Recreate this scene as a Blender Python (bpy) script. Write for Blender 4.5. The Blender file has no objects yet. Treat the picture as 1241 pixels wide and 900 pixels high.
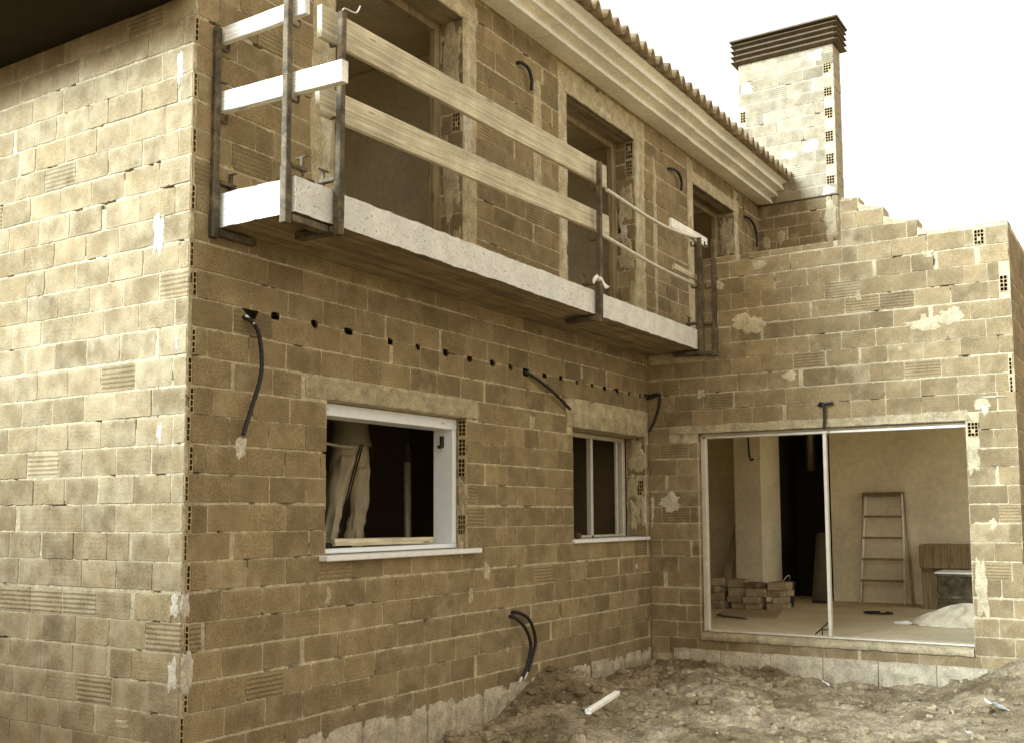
import bpy, math, random
from mathutils import Vector, Matrix, noise
random.seed(11)
SC = bpy.context.scene
COL = SC.collection
V = Vector
PI = math.pi

# ------------------------------------------------------------------ helpers
class MB:
    """collects verts / faces / per-vertex attributes, builds ONE mesh object"""
    def __init__(s):
        s.v = []; s.f = []; s.m = []; s.sm = []; s.tone = []; s.edge = []; s.rib = []; s.dust = []
    def vert(s, co, tone=.5, edge=0., rib=0., dust=0.):
        s.v.append(tuple(co)); s.tone.append(tone); s.edge.append(edge); s.rib.append(rib); s.dust.append(dust)
        return len(s.v) - 1
    def face(s, ids, m=0, smooth=False):
        s.f.append(tuple(ids)); s.m.append(m); s.sm.append(smooth)
    def quad(s, a, b, c, d, m=0):
        i = [s.vert(p) for p in (a, b, c, d)]
        s.face(i, m)
    def box(s, lo, hi, m=0, mat=None, bev=0.):
        x0, y0, z0 = lo; x1, y1, z1 = hi
        if bev <= 0:
            P = [(x0,y0,z0),(x1,y0,z0),(x1,y1,z0),(x0,y1,z0),(x0,y0,z1),(x1,y0,z1),(x1,y1,z1),(x0,y1,z1)]
            if mat is not None: P = [mat @ V(p) for p in P]
            i = [s.vert(p) for p in P]
            for q in ((3,2,1,0),(4,5,6,7),(0,1,5,4),(1,2,6,5),(2,3,7,6),(3,0,4,7)):
                s.face([i[k] for k in q], m)
            return
        # bevelled box : 24 verts
        b = min(bev, (x1-x0)*.45, (y1-y0)*.45, (z1-z0)*.45)
        idx = {}
        for sx in (0,1):
            for sy in (0,1):
                for sz in (0,1):
                    X = (x0,x1)[sx]; Y = (y0,y1)[sy]; Z = (z0,z1)[sz]
                    ix = X+b*(1-2*sx); iy = Y+b*(1-2*sy); iz = Z+b*(1-2*sz)
                    for ax, p in enumerate(((X,iy,iz),(ix,Y,iz),(ix,iy,Z))):
                        p = V(p)
                        if mat is not None: p = mat @ p
                        idx[sx,sy,sz,ax] = s.vert(p)
        g = lambda a,b_,c,ax: idx[a,b_,c,ax]
        for k in (0,1):
            q = [g(k,0,0,0),g(k,1,0,0),g(k,1,1,0),g(k,0,1,0)]; s.face(q if k else q[::-1], m)
            q = [g(0,k,0,1),g(0,k,1,1),g(1,k,1,1),g(1,k,0,1)]; s.face(q if k else q[::-1], m)
            q = [g(0,0,k,2),g(1,0,k,2),g(1,1,k,2),g(0,1,k,2)]; s.face(q if k else q[::-1], m)
        for a in (0,1):
            for c in (0,1):
                s.face([g(a,c,0,0),g(a,c,0,1),g(a,c,1,1),g(a,c,1,0)], m)
                s.face([g(a,0,c,0),g(a,0,c,2),g(a,1,c,2),g(a,1,c,0)], m)
                s.face([g(0,a,c,1),g(0,a,c,2),g(1,a,c,2),g(1,a,c,1)], m)
                for d in (0,1):
                    s.face([g(a,c,d,0),g(a,c,d,1),g(a,c,d,2)], m)
    def tube(s, pts, r, n=8, m=0, smooth=True, sub=4, caps=True):
        P = catmull([V(p) for p in pts], sub) if sub > 1 and len(pts) > 2 else [V(p) for p in pts]
        rr = r if callable(r) else (lambda t: r)
        up = None; prev = None
        for k, p in enumerate(P):
            t = (P[min(k+1, len(P)-1)] - P[max(k-1, 0)]).normalized()
            if up is None:
                a = V((0,0,1)) if abs(t.z) < .9 else V((1,0,0))
                up = (a - t*a.dot(t)).normalized()
            else:
                up = (up - t*up.dot(t)).normalized()
            sd = t.cross(up)
            R = rr(k/(len(P)-1))
            ring = [s.vert(p + (up*math.cos(2*PI*j/n) + sd*math.sin(2*PI*j/n))*R) for j in range(n)]
            if prev:
                for j in range(n):
                    s.face([prev[j], prev[(j+1)%n], ring[(j+1)%n], ring[j]], m, smooth)
            elif caps: s.face(ring[::-1], m)
            prev = ring
        if caps: s.face(prev, m)
    def loft(s, rings, m=0, smooth=True, caps=True):
        prev = None
        for R in rings:
            ids = [s.vert(p) for p in R]
            if prev:
                n = len(ids)
                for j in range(n):
                    s.face([prev[j], prev[(j+1)%n], ids[(j+1)%n], ids[j]], m, smooth)
            elif caps: s.face(ids[::-1], m)
            prev = ids
        if caps: s.face(prev, m)
    def build(s, name, mats, parent=None, loc=None, attrs=False):
        me = bpy.data.meshes.new(name)
        vs = s.v
        if loc is not None:
            L = V(loc); vs = [tuple(V(p)-L) for p in vs]
        me.from_pydata(vs, [], s.f)
        if not isinstance(mats, (list, tuple)): mats = [mats]
        for mt in mats: me.materials.append(mt)
        me.polygons.foreach_set('material_index', s.m)
        me.polygons.foreach_set('use_smooth', s.sm)
        if attrs:
            for nm, data in (('tone', s.tone), ('edge', s.edge), ('rib', s.rib), ('dust', s.dust)):
                a = me.attributes.new(nm, 'FLOAT', 'POINT'); a.data.foreach_set('value', data)
        me.update()
        o = bpy.data.objects.new(name, me); COL.objects.link(o)
        if loc is not None: o.location = loc
        if parent is not None:
            o.parent = parent
            if loc is not None: o.location = V(loc) - parent_world(parent)
            else: o.location = -parent_world(parent)
        return o

def parent_world(p):
    w = V((0,0,0))
    while p is not None:
        w += p.location; p = p.parent
    return w

def catmull(P, sub):
    out = []
    for i in range(len(P)-1):
        p0 = P[max(i-1,0)]; p1 = P[i]; p2 = P[i+1]; p3 = P[min(i+2,len(P)-1)]
        for k in range(sub):
            t = k/sub
            out.append(.5*((2*p1)+(p2-p0)*t+(2*p0-5*p1+4*p2-p3)*t*t+(3*p1-p0-3*p2+p3)*t**3))
    out.append(P[-1]); return out

def tag(o, label=None, cat=None, group=None, kind=None):
    if label: o['label'] = label
    if cat: o['category'] = cat
    if group: o['group'] = group
    if kind: o['kind'] = kind
    return o

def thing(name, label, cat, loc=(0,0,0), group=None, rot=(0,0,0)):
    o = bpy.data.objects.new(name, None); COL.objects.link(o)
    o.location = loc; o.rotation_euler = rot
    return tag(o, label, cat, group)

def nz(x, y, z, s=1.): return noise.noise(V((x*s, y*s, z*s)))

# ------------------------------------------------------------------ materials
class NT:
    def __init__(s, name):
        s.mat = bpy.data.materials.new(name); s.mat.use_nodes = True
        s.nt = s.mat.node_tree; s.bsdf = s.nt.nodes['Principled BSDF']
        s.tc = s.n('ShaderNodeTexCoord')
    def n(s, t, **kw):
        x = s.nt.nodes.new(t)
        for k, v in kw.items(): setattr(x, k, v)
        return x
    def link(s, a, b): s.nt.links.new(a, b)
    def val(s, sock, v):
        if hasattr(v, 'default_value') or hasattr(v, 'links'): s.link(v, sock)
        else: sock.default_value = v
    def mapped(s, scale=(1,1,1), coord='Object'):
        m = s.n('ShaderNodeMapping'); m.inputs['Scale'].default_value = scale
        s.link(s.tc.outputs[coord], m.inputs['Vector']); return m.outputs[0]
    def noise(s, scale, detail=4, rough=.6, vec=None):
        x = s.n('ShaderNodeTexNoise'); x.inputs['Scale'].default_value = scale
        x.inputs['Detail'].default_value = detail; x.inputs['Roughness'].default_value = rough
        s.link(vec if vec is not None else s.tc.outputs['Object'], x.inputs['Vector'])
        return x.outputs['Fac']
    def math(s, op, a, b=None, c=None, clamp=False):
        x = s.n('ShaderNodeMath', operation=op, use_clamp=clamp)
        s.val(x.inputs[0], a)
        if b is not None: s.val(x.inputs[1], b)
        if c is not None: s.val(x.inputs[2], c)
        return x.outputs[0]
    def ramp(s, fac, lo, hi, a=0., b=1.):
        x = s.n('ShaderNodeMapRange', interpolation_type='SMOOTHSTEP')
        s.val(x.inputs[0], fac); x.inputs[1].default_value = lo; x.inputs[2].default_value = hi
        x.inputs[3].default_value = a; x.inputs[4].default_value = b
        return x.outputs[0]
    def mix(s, fac, a, b, mode='MIX'):
        x = s.n('ShaderNodeMix', data_type='RGBA', blend_type=mode)
        s.val(x.inputs['Factor'], fac)
        for k, v in ((6, a), (7, b)):
            if isinstance(v, tuple): x.inputs[k].default_value = v + (1,) if len(v) == 3 else v
            else: s.link(v, x.inputs[k])
        return x.outputs[2]
    def scale_col(s, col, fac):
        x = s.n('ShaderNodeVectorMath', operation='SCALE')
        if isinstance(col, tuple): x.inputs[0].default_value = col
        else: s.link(col, x.inputs[0])
        s.val(x.inputs[3], fac); return x.outputs[0]
    def attr(s, name):
        x = s.n('ShaderNodeAttribute'); x.attribute_name = name; return x.outputs['Fac']
    def bump(s, h, strength=.5, dist=.01, prev=None):
        x = s.n('ShaderNodeBump'); x.inputs['Strength'].default_value = strength; x.inputs['Distance'].default_value = dist
        s.link(h, x.inputs['Height'])
        if prev is not None: s.link(prev, x.inputs['Normal'])
        return x.outputs[0]
    def done(s, col, rough=.9, normal=None, metal=0., spec=.3):
        b = s.bsdf
        if isinstance(col, tuple): b.inputs['Base Color'].default_value = col + (1,)
        else: s.link(col, b.inputs['Base Color'])
        s.val(b.inputs['Roughness'], rough); b.inputs['Metallic'].default_value = metal
        b.inputs['Specular IOR Level'].default_value = spec
        if normal is not None: s.link(normal, b.inputs['Normal'])
        return s.mat

BRICK = (.258, .184, .090)
MORT = (.52, .420, .250)
def speck(t, amt=.25, scale=210):
    """fine salt and pepper grit of a raw fired surface"""
    return t.ramp(t.noise(scale, 2, .7), .3, .7, 1-amt, 1+amt)

def mat_brick(name='hollow_brick', BRICK=BRICK, MORT=MORT):
    t = NT(name)
    tone = t.attr('tone'); edge = t.attr('edge'); rib = t.attr('rib'); dust = t.attr('dust')
    c = t.scale_col(BRICK, t.ramp(tone, 0, 1, .76, 1.22))
    big = t.noise(2.3, 5, .6); mid = t.noise(11, 5, .65); fine = t.noise(75, 4, .7)
    c = t.scale_col(c, t.ramp(mid, .25, .75, .90, 1.10))
    c = t.scale_col(c, t.ramp(fine, .2, .8, .82, 1.18))
    c = t.scale_col(c, t.ramp(t.noise(4.5, 3, .5), .3, .7, .88, 1.12))
    c = t.scale_col(c, speck(t, .38))
    # thin mortar skim and dust on the faces; on the end wall it paints in the sun's paleness
    m2 = t.noise(6.5, 4, .6)
    f = t.math('ADD', t.math('MULTIPLY', edge, .13), m2)
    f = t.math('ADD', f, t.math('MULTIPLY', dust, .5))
    f = t.math('ADD', f, t.math('MULTIPLY', t.math('SUBTRACT', big, .5), .35))
    f = t.math('MULTIPLY', t.ramp(f, .52, 1.05), .62)
    mc = t.scale_col(MORT, t.ramp(fine, .2, .8, .82, 1.15))
    c = t.mix(f, c, mc)
    # fine extrusion lines and the deep keyed grooves of some bricks
    sep = t.n('ShaderNodeSeparateXYZ'); t.link(t.tc.outputs['Object'], sep.inputs[0])
    wob = t.math('MULTIPLY', t.math('SUBTRACT', mid, .5), .012)
    zz = t.math('ADD', sep.outputs[2], wob)
    g = t.math('SINE', t.math('MULTIPLY', zz, 2*PI/.0285))
    g = t.math('MULTIPLY', t.math('MULTIPLY', g, rib), 1.)
    l = t.math('MULTIPLY', t.math('SINE', t.math('MULTIPLY', zz, 2*PI/.0075)), .10)
    h = t.math('ADD', t.math('ADD', g, l), t.math('MULTIPLY', fine, .9))
    h = t.math('ADD', h, t.math('MULTIPLY', f, .7))
    return t.done(c, .93, t.bump(h, .8, .005), spec=.15)

def mat_mortar(name='mortar', col=MORT, lo=.68, hi=1.22, dist=.008):
    t = NT(name)
    mid = t.noise(9, 6, .65); fine = t.noise(60, 5, .7)
    c = t.scale_col(col, t.ramp(mid, .25, .75, lo, hi))
    c = t.scale_col(c, t.ramp(fine, .25, .75, .74, 1.2))
    c = t.scale_col(c, speck(t, .2))
    h = t.math('ADD', fine, t.math('MULTIPLY', mid, .6))
    return t.done(c, .95, t.bump(h, 1., dist), spec=.1)

def mat_concrete():
    t = NT('cast_concrete_edge')
    mid = t.noise(6, 7, .7); fine = t.noise(45, 5, .75)
    c = t.scale_col((.84, .79, .68), t.ramp(mid, .3, .75, .82, 1.05))
    pits = t.ramp(t.noise(48, 5, .8), .60, .68)
    c = t.mix(t.math('MULTIPLY', pits, .55), c, (.36, .28, .16))
    c = t.mix(t.math('MULTIPLY', t.ramp(t.noise(3.2, 7, .75), .55, .72), .55), c, (.52, .43, .28))
    c = t.scale_col(c, speck(t, .12))
    return t.done(c, .9, t.bump(t.math('SUBTRACT', fine, t.math('MULTIPLY', pits, 1.2)), 1., .012), spec=.15)

def mat_formwork():
    t = NT('board_marked_concrete')
    v = t.mapped((.45, 9, 9)); a = t.noise(1.6, 6, .65, v); b = t.noise(3, 6, .65); fine = t.noise(80, 3, .7)
    c = t.scale_col((.26, .20, .115), t.ramp(a, .3, .7, .55, 1.35))
    c = t.scale_col(c, t.ramp(b, .3, .7, .75, 1.25))
    c = t.scale_col(c, t.ramp(fine, .2, .8, .85, 1.15))
    return t.done(c, .9, t.bump(t.math('ADD', a, t.math('MULTIPLY', fine, .3)), .7, .01), spec=.15)

def mat_wood(name, col, axis=0, dark=.55):
    t = NT(name)
    sc = [55, 55, 55]; sc[axis] = 1.1
    v = t.mapped(tuple(sc)); g = t.noise(1.5, 6, .6, v); w = t.noise(5, 3, .6, v)
    st = t.noise(3.5, 5, .65)
    c = t.scale_col(col, t.ramp(g, .3, .7, dark, 1.2))
    c = t.scale_col(c, t.ramp(w, .3, .7, .88, 1.1))
    c = t.scale_col(c, t.ramp(st, .3, .75, .8, 1.12))
    c = t.scale_col(c, speck(t, .12))
    vo = t.n('ShaderNodeTexVoronoi'); vo.inputs['Scale'].default_value = 1.
    sv = [9, 9, 9]; sv[axis] = 2.2
    t.link(t.mapped(tuple(sv)), vo.inputs['Vector'])
    kn = t.ramp(vo.outputs['Distance'], .06, .13, .75, 0)
    c = t.mix(kn, c, tuple(x*.35 for x in col))
    return t.done(c, .8, t.bump(g, .5, .004), spec=.2)

def mat_plain(name, col, rough=.6, metal=0., var=.18, scale=14, spec=.4, bump=.2):
    t = NT(name)
    a = t.noise(scale, 6, .65); b = t.noise(scale*7, 3, .7)
    c = t.scale_col(col, t.ramp(a, .25, .75, 1-var, 1+var))
    c = t.scale_col(c, t.ramp(b, .25, .75, 1-var*.5, 1+var*.5))
    return t.done(c, rough, t.bump(t.math('ADD', a, b), bump, .004), metal, spec)

def mat_rust():
    t = NT('rusty_steel')
    a = t.noise(9, 6, .7); b = t.noise(60, 4, .7)
    c = t.mix(t.ramp(a, .35, .7), (.06, .045, .025), (.20, .145, .075))
    c = t.scale_col(c, t.ramp(b, .2, .8, .7, 1.3))
    return t.done(c, .75, t.bump(b, .5, .004), .25, .4)

def mat_dirt():
    t = NT('dug_earth')
    a = t.noise(1.3, 6, .6); b = t.noise(7, 8, .7); f = t.noise(45, 6, .75); g = t.noise(150, 3, .7)
    c = t.mix(t.ramp(a, .38, .62), (.29, .215, .115), (.55, .435, .27))
    c = t.scale_col(c, t.ramp(b, .3, .7, .6, 1.35))
    c = t.scale_col(c, t.ramp(f, .25, .75, .6, 1.4))
    c = t.scale_col(c, t.ramp(g, .25, .75, .75, 1.3))
    ch = t.ramp(t.noise(24, 4, .6), .67, .72)
    c = t.mix(t.math('MULTIPLY', ch, .55), c, (.50, .42, .28))
    h = t.math('ADD', t.math('MULTIPLY', b, 1.), t.math('ADD', f, t.math('MULTIPLY', g, .4)))
    return t.done(c, .97, t.bump(h, 1., .035), spec=.08)

def mat_plaster(name, col):
    t = NT(name)
    a = t.noise(1.6, 5, .6); b = t.noise(18, 6, .65); g = t.noise(120, 3, .7)
    c = t.scale_col(col, t.ramp(a, .3, .7, .88, 1.1))
    c = t.scale_col(c, t.ramp(b, .25, .75, .9, 1.08))
    c = t.scale_col(c, t.ramp(g, .25, .75, .88, 1.1))
    return t.done(c, .95, t.bump(t.math('ADD', b, g), .4, .004), spec=.1)

M = {}
M['brick'] = mat_brick()
M['brick_white'] = mat_brick('whitewashed_brick', (.25,.198,.12), (.46,.39,.26))
M['mortar'] = mat_mortar()
M['plaster_blob'] = mat_mortar('splashed_plaster', (.66, .575, .41), .7, 1.12)
M['chim_mortar'] = mat_mortar('white_mortar', (.48,.405,.265))
M['lintel'] = mat_mortar('rendered_lintel', (.42, .335, .195), .66, 1.25)
M['block'] = mat_mortar('pale_foundation_block', (.54, .45, .30), .62, 1.22, .014)
M['concrete'] = mat_concrete()
M['formwork'] = mat_formwork()
M['plank'] = mat_wood('sawn_pine', (.60, .51, .33), 0, .66)
M['plank_pale'] = mat_wood('weathered_pale_pine', (.90, .84, .70), 0, .8)
M['jamb_wood'] = mat_wood('door_subframe_wood', (.34, .25, .125), 2)
M['rust'] = mat_rust()
M['tile'] = mat_plain('clay_roof_tile', (.30, .225, .125), .85, 0, .4, 7, .15)
M['cornice'] = mat_plaster('painted_cornice', (.85, .79, .65))
M['capbrown'] = mat_plain('brown_chimney_slats', (.105, .072, .034), .7, 0, .25, 9, .25)
M['white'] = mat_plain('white_lacquered_aluminium', (.87, .86, .82), .4, 0, .04, 9, .5, .05)
M['alu'] = mat_plain('raw_aluminium', (.62, .55, .42), .45, .2, .12, 9, .5)
M['sill'] = mat_plain('pale_stone_sill', (.80, .76, .67), .6, 0, .1, 20, .3)
M['black'] = mat_plain('black_corrugated_conduit', (.018, .014, .010), .55, 0, .2, 30, .35)
M['tip'] = mat_plain('bare_white_tip', (.75, .70, .6), .6, 0, .1)
M['int_plaster'] = mat_plaster('interior_plaster', (.90, .79, .55))
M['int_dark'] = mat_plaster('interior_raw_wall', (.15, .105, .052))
M['int_mid'] = mat_plaster('upper_room_plaster', (.78, .67, .45))
M['niche_dark'] = mat_plaster('dark_fireplace_lining', (.03, .022, .012))  # even near-black colour for the niche lining
M['floor'] = mat_plaster('interior_screed', (.60, .49, .30))
M['eaves'] = mat_plaster('shade_dark_eaves_boards', (.032, .024, .013))  # soffit shade put into the board colour
M['dirt'] = mat_dirt()
M['lattice'] = mat_plain('cut_brick_end', (.42, .31, .16), .95, 0, .2, 30, .1)
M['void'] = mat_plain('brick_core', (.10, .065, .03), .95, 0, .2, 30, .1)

# ------------------------------------------------------------------ masonry
class Frame:
    def __init__(s, o, u, n): s.o = V(o); s.u = V(u); s.n = V(n)
    def __call__(s, u, z, h): return s.o + s.u*u + V((0,0,z)) + s.n*h

def lay_brick(mb, fr, u0, u1, z0, z1, tone, rib, dust, voids=(), depth=.02):
    h0 = max(-.0014, random.gauss(0, .0014))
    L = u1-u0; H = z1-z0
    nu = max(2, int(L/.02)); nv = max(2, int(H/.04))
    j = lambda: random.gauss(0, .0011)
    c = random.uniform(.0005, .003)
    P = []
    for k in range(nu): P.append((u0+L*k/nu, z0))
    for k in range(nv): P.append((u1, z0+H*k/nv))
    for k in range(nu): P.append((u1-L*k/nu, z1))
    for k in range(nv): P.append((u0, z1-H*k/nv))
    uc, zc = (u0+u1)/2, (z0+z1)/2
    tilt = random.gauss(0, .0014)
    out = []
    corner = {0, nu, nu+nv, 2*nu+nv}
    for k, (u, z) in enumerate(P):
        if k in corner:
            u += c*(1 if u < uc else -1); z += c*(1 if z < zc else -1)
        if random.random() < .05:      # chipped arris
            z += .006*(1 if z < zc else -1)
        u += j(); z += j() + tilt*(u-uc)/max(L,.01)
        for (a, b, d, e) in voids:
            if a < u < b and d < z < e:
                z = (d if zc < (d+e)/2 else e)
        out.append((u, z))
    n = len(out); rings = []
    for ins, h, ed in ((0, -depth, 1.), (.0, -.0025, 1.), (.0035, .0005, .9), (.02, .001, .35)):
        r = []
        for (u, z) in out:
            uu = u + ins*(1 if u < uc else -1)*min(1, abs(u-uc)/.02); zz = z + ins*(1 if z < zc else -1)*min(1, abs(z-zc)/.02)
            r.append(mb.vert(fr(uu, zz, h+h0), tone, ed, rib, dust))
        rings.append(r)
    for a, b in zip(rings, rings[1:]):
        for k in range(n):
            mb.face([a[k], a[(k+1)%n], b[(k+1)%n], b[k]], 1)
    ci = mb.vert(fr(uc, zc, .0015+h0), tone, 0., rib, dust)
    r = rings[-1]
    for k in range(n): mb.face([r[k], r[(k+1)%n], ci], 1)

def hollow(mb, fr, u0, u1, z0, z1, nu, nz_, depth=.13):
    """the open end of a hollow brick: lattice of clay webs with square tubes behind"""
    w = .0065; h = .0015
    cu = (u1-u0-w)/nu; cz = (z1-z0-w)/nz_
    us = []; zs = []
    for k in range(nu): us += [u0+cu*k, u0+cu*k+w]
    us += [u1-w, u1]
    for k in range(nz_): zs += [z0+cz*k, z0+cz*k+w]
    zs += [z1-w, z1]
    jig = {}
    G = {}
    for a, u in enumerate(us):
        for b, z in enumerate(zs):
            G[a, b] = mb.vert(fr(u+random.gauss(0,.0009), z+random.gauss(0,.0012), h), random.random(), 0, 0, 0)
    for a in range(len(us)-1):
        for b in range(len(zs)-1):
            q = [G[a,b], G[a+1,b], G[a+1,b+1], G[a,b+1]]
            if a % 2 == 1 and b % 2 == 1 and random.random() > .025:
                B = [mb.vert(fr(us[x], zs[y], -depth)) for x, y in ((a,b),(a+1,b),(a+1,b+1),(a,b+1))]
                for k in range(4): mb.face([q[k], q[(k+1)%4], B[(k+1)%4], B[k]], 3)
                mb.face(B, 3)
            else: mb.face(q, 2)
    # outer skin so the piece is solid
    loop = [G[a,0] for a in range(len(us))] + [G[len(us)-1,b] for b in range(1,len(zs))] + \
           [G[a,len(zs)-1] for a in range(len(us)-2,-1,-1)] + [G[0,b] for b in range(len(zs)-2,0,-1)]
    back = [mb.vert(V(mb.v[i]) - fr.n*.012) for i in loop]
    for k in range(len(loop)): mb.face([loop[k], back[k], back[(k+1)%len(loop)], loop[(k+1)%len(loop)]], 2)

def blob(mb, fr, u0, u1, z0, z1, m=4, h=.006, rag=.35, seed=None):
    """an irregular smear of mortar or plaster standing slightly proud of the face"""
    n = 80; uc, zc = (u0+u1)/2, (z0+z1)/2; a, b = (u1-u0)/2, (z1-z0)/2
    sd = random.uniform(0, 99) if seed is None else seed
    rings = []
    for sc, hh in ((1., -.004), (.97, h*.35), (.8, h), (.45, h*1.2)):
        r = []
        for k in range(n):
            th = 2*PI*k/n; ct, st = math.cos(th), math.sin(th)
            sq = 1/max(abs(ct), abs(st))**.55
            rr = 1 + rag*(1.1*noise.noise(V((ct*1.3+sd, st*1.3, sd)))+.4*noise.noise(V((ct*3.2+sd, st*3.2, sd*2)))+.3*noise.noise(V((ct*8+sd, st*8, sd*3)))+.10*random.uniform(-1,1))
            r.append(mb.vert(fr(uc+a*ct*sq*rr*sc, zc+b*st*sq*rr*sc, hh*(1+.8*noise.noise(V((ct*2.5+sd,st*2.5,sc*3))))+random.gauss(0,.0008)), .5, 0, 0, 0))
        rings.append(r)
    for x, y in zip(rings, rings[1:]):
        for k in range(n): mb.face([x[k], x[(k+1)%n], y[(k+1)%n], y[k]], m, True)
    ci = mb.vert(fr(uc, zc, h*1.2), .5)
    for k in range(n): mb.face([rings[-1][k], rings[-1][(k+1)%n], ci], m, True)

Z0 = .27; PITCH = .17; BL = .325
def masonry(mb, fr, rects, opens=(), hollows=(), voids=(), thick=.25, step=.036, dust=0., blen=BL,
            ribp=.07, tone_mu=.5, u_off=0., nobrick=(), mdepth=-.003, first_depth=None, noside=()):
    """solid wall: a rough mortar body with bricks laid on it in courses"""
    u_lo = min(r[0] for r in rects); u_hi = max(r[1] for r in rects)
    z_lo = min(r[2] for r in rects); z_hi = max(r[3] for r in rects)
    hv = [(a, b, c, d) for (a, b, c, d, *_ ) in hollows]
    cut = list(voids) + hv
    def inside(u, z):
        if not any(a <= u <= b and c <= z <= d for a, b, c, d in rects): return False
        return not any(a < u < b and c < z < d for a, b, c, d in opens)
    def mk(lo, hi, marks):
        S = sorted(set([round(lo + (hi-lo)*k/max(1, round((hi-lo)/step)), 4) for k in range(max(1, round((hi-lo)/step))+1)]))
        ms = sorted(set(round(m, 4) for m in marks if lo-1e-6 <= m <= hi+1e-6) | {round(lo,4), round(hi,4)})
        S = [x for x in S if all(abs(x-m) > step*.33 for m in ms)]
        return sorted(set(S + ms))
    US = mk(u_lo, u_hi, [x for r in list(rects)+list(opens)+cut for x in r[:2]])
    ZS = mk(z_lo, z_hi, [x for r in list(rects)+list(opens)+cut for x in r[2:4]])
    ins = {}
    for a in range(len(US)-1):
        for b in range(len(ZS)-1):
            uc, zc = (US[a]+US[a+1])/2, (ZS[b]+ZS[b+1])/2
            ins[a, b] = inside(uc, zc) and (2 if any(q[0] < uc < q[1] and q[2] < zc < q[3] for q in cut) else 1)
    F = {}; B = {}
    def fv(a, b):
        if (a, b) not in F:
            p = fr(US[a], ZS[b], 0)
            h = mdepth + .0035*noise.noise(p*6) + .004*noise.noise(p*19+V((7,3,1))) + .0015*random.uniform(-1,1)
            lim = -.0030 + .012*max(0, noise.noise(p*2.3+V((3,9,17)))-.52)
            h = min(h, lim)
            if noise.noise(p*7+V((31,5,2))) > .52 or random.random() < .006: h -= .035
            F[a, b] = mb.vert(fr(US[a], ZS[b], h), .5)
        return F[a, b]
    def bv(a, b):
        if (a, b) not in B: B[a, b] = mb.vert(fr(US[a], ZS[b], -thick), .5)
        return B[a, b]
    for (a, b), k in ins.items():
        if not k: continue
        if k == 1: mb.face([fv(a,b), fv(a+1,b), fv(a+1,b+1), fv(a,b+1)], 0, True)
        if k == 1 or thick > .2: mb.face([bv(a,b), bv(a,b+1), bv(a+1,b+1), bv(a+1,b)], 0)
        for da, db, e in ((-1,0,((a,b),(a,b+1))), (1,0,((a+1,b),(a+1,b+1))), (0,-1,((a,b),(a+1,b))), (0,1,((a,b+1),(a+1,b+1)))):
            if not ins.get((a+da, b+db)):
                if da and any(abs(US[e[0][0]]-q) < .002 for q in noside): continue
                mb.face([fv(*e[0]), fv(*e[1]), bv(*e[1]), bv(*e[0])], 0)
    # courses
    blk = list(opens) + hv + list(nobrick)
    k0 = math.floor((z_lo-Z0)/PITCH)-1; k1 = math.ceil((z_hi-Z0)/PITCH)
    for k in range(k0, k1+1):
        za = Z0 + k*PITCH; zb = za + PITCH
        if zb <= z_lo+.03 or za >= z_hi-.03: continue
        dz = random.gauss(0, .0035)
        j = random.uniform(.0035, .0068)
        a0, b0 = max(za, z_lo)+j, min(zb, z_hi)-j
        if b0-a0 < .04: continue
        # allowed intervals
        iv = [(r[0], r[1]) for r in rects if r[2] < a0+.03 and r[3] > b0-.03]
        iv.sort(); mg = []
        for r in iv:
            if mg and r[0] <= mg[-1][1]+1e-4: mg[-1] = (mg[-1][0], max(mg[-1][1], r[1]))
            else: mg.append(r)
        for q in sorted(blk):
            if q[2] < b0-.035 and q[3] > a0+.035:
                nw = []
                for (s, e) in mg:
                    if q[1] <= s or q[0] >= e: nw.append((s, e)); continue
                    if q[0] > s: nw.append((s, q[0]))
                    if q[1] < e: nw.append((q[1], e))
                mg = nw
        for (s, e) in mg:
            u = s + random.uniform(.002, .008)
            first = True
            off = (k % 2)*.5*blen + u_off + random.uniform(-.03, .03)
            while u < e-.03:
                L = blen - random.uniform(.002, .010)
                if first:
                    ph = (off - s) % blen
                    L = ph if ph > .07 else ph+blen*.9
                    L = min(L, blen)
                elif random.random() < .07: L *= random.choice((.5, .62, .75))
                if e-(u+L) < .06: L = e-u-random.uniform(.003, .009)
                if L > blen*1.25: L = blen*.62
                tn = min(1, max(0, random.gauss(tone_mu, .17) - (.3 if random.random() < .05 else 0)))
                rb = .75 if random.random() < ribp else (.10 if random.random() < .2 else 0.)
                jj = random.uniform(-.0015, .0015)
                bu1 = u+L
                lay_brick(mb, fr, u, bu1, a0+dz+jj, b0+dz+jj, tn, rb,
                          max(0, min(1, random.gauss(dust, .12))), voids, first_depth if (first and first_depth) else .02)
                first = False
                u = bu1 + (random.uniform(.022, .045) if random.random() < .08 else random.uniform(.0015, .009))
    for (a, b, c, d, n1, n2) in hollows: hollow(mb, fr, a, b, c, d, n1, n2)

MATS_W = [M['chim_mortar'], M['brick_white'], M['lattice'], M['void'], M['plaster_blob'], M['lintel']]
MATS = [M['mortar'], M['brick'], M['lattice'], M['void'], M['plaster_blob'], M['lintel']]

# ------------------------------------------------------------------ HOUSE
house = thing('unfinished_house', 'two storey house of bare hollow brick under construction, filling most of the picture', 'house', (0,0,0))
LX = 6.28          # plane of the wing wall
FF = Frame((0,0,0), (1,0,0), (0,-1,0))       # long front wall
FL = Frame((0,0,0), (0,1,0), (-1,0,0))       # end wall on the left
FR = Frame((LX,0,0), (0,-1,0), (-1,0,0))     # wing wall facing the camera

W1 = (1.19, 2.84, 1.288, 2.33); W2 = (4.60, 6.22, 1.31, 2.38)
D1 = (1.24, 2.79, 3.5, 5.65); D2 = (4.54, 6.05, 3.5, 5.62); D3 = (7.70, 9.12, 3.5, 5.58)
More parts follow.
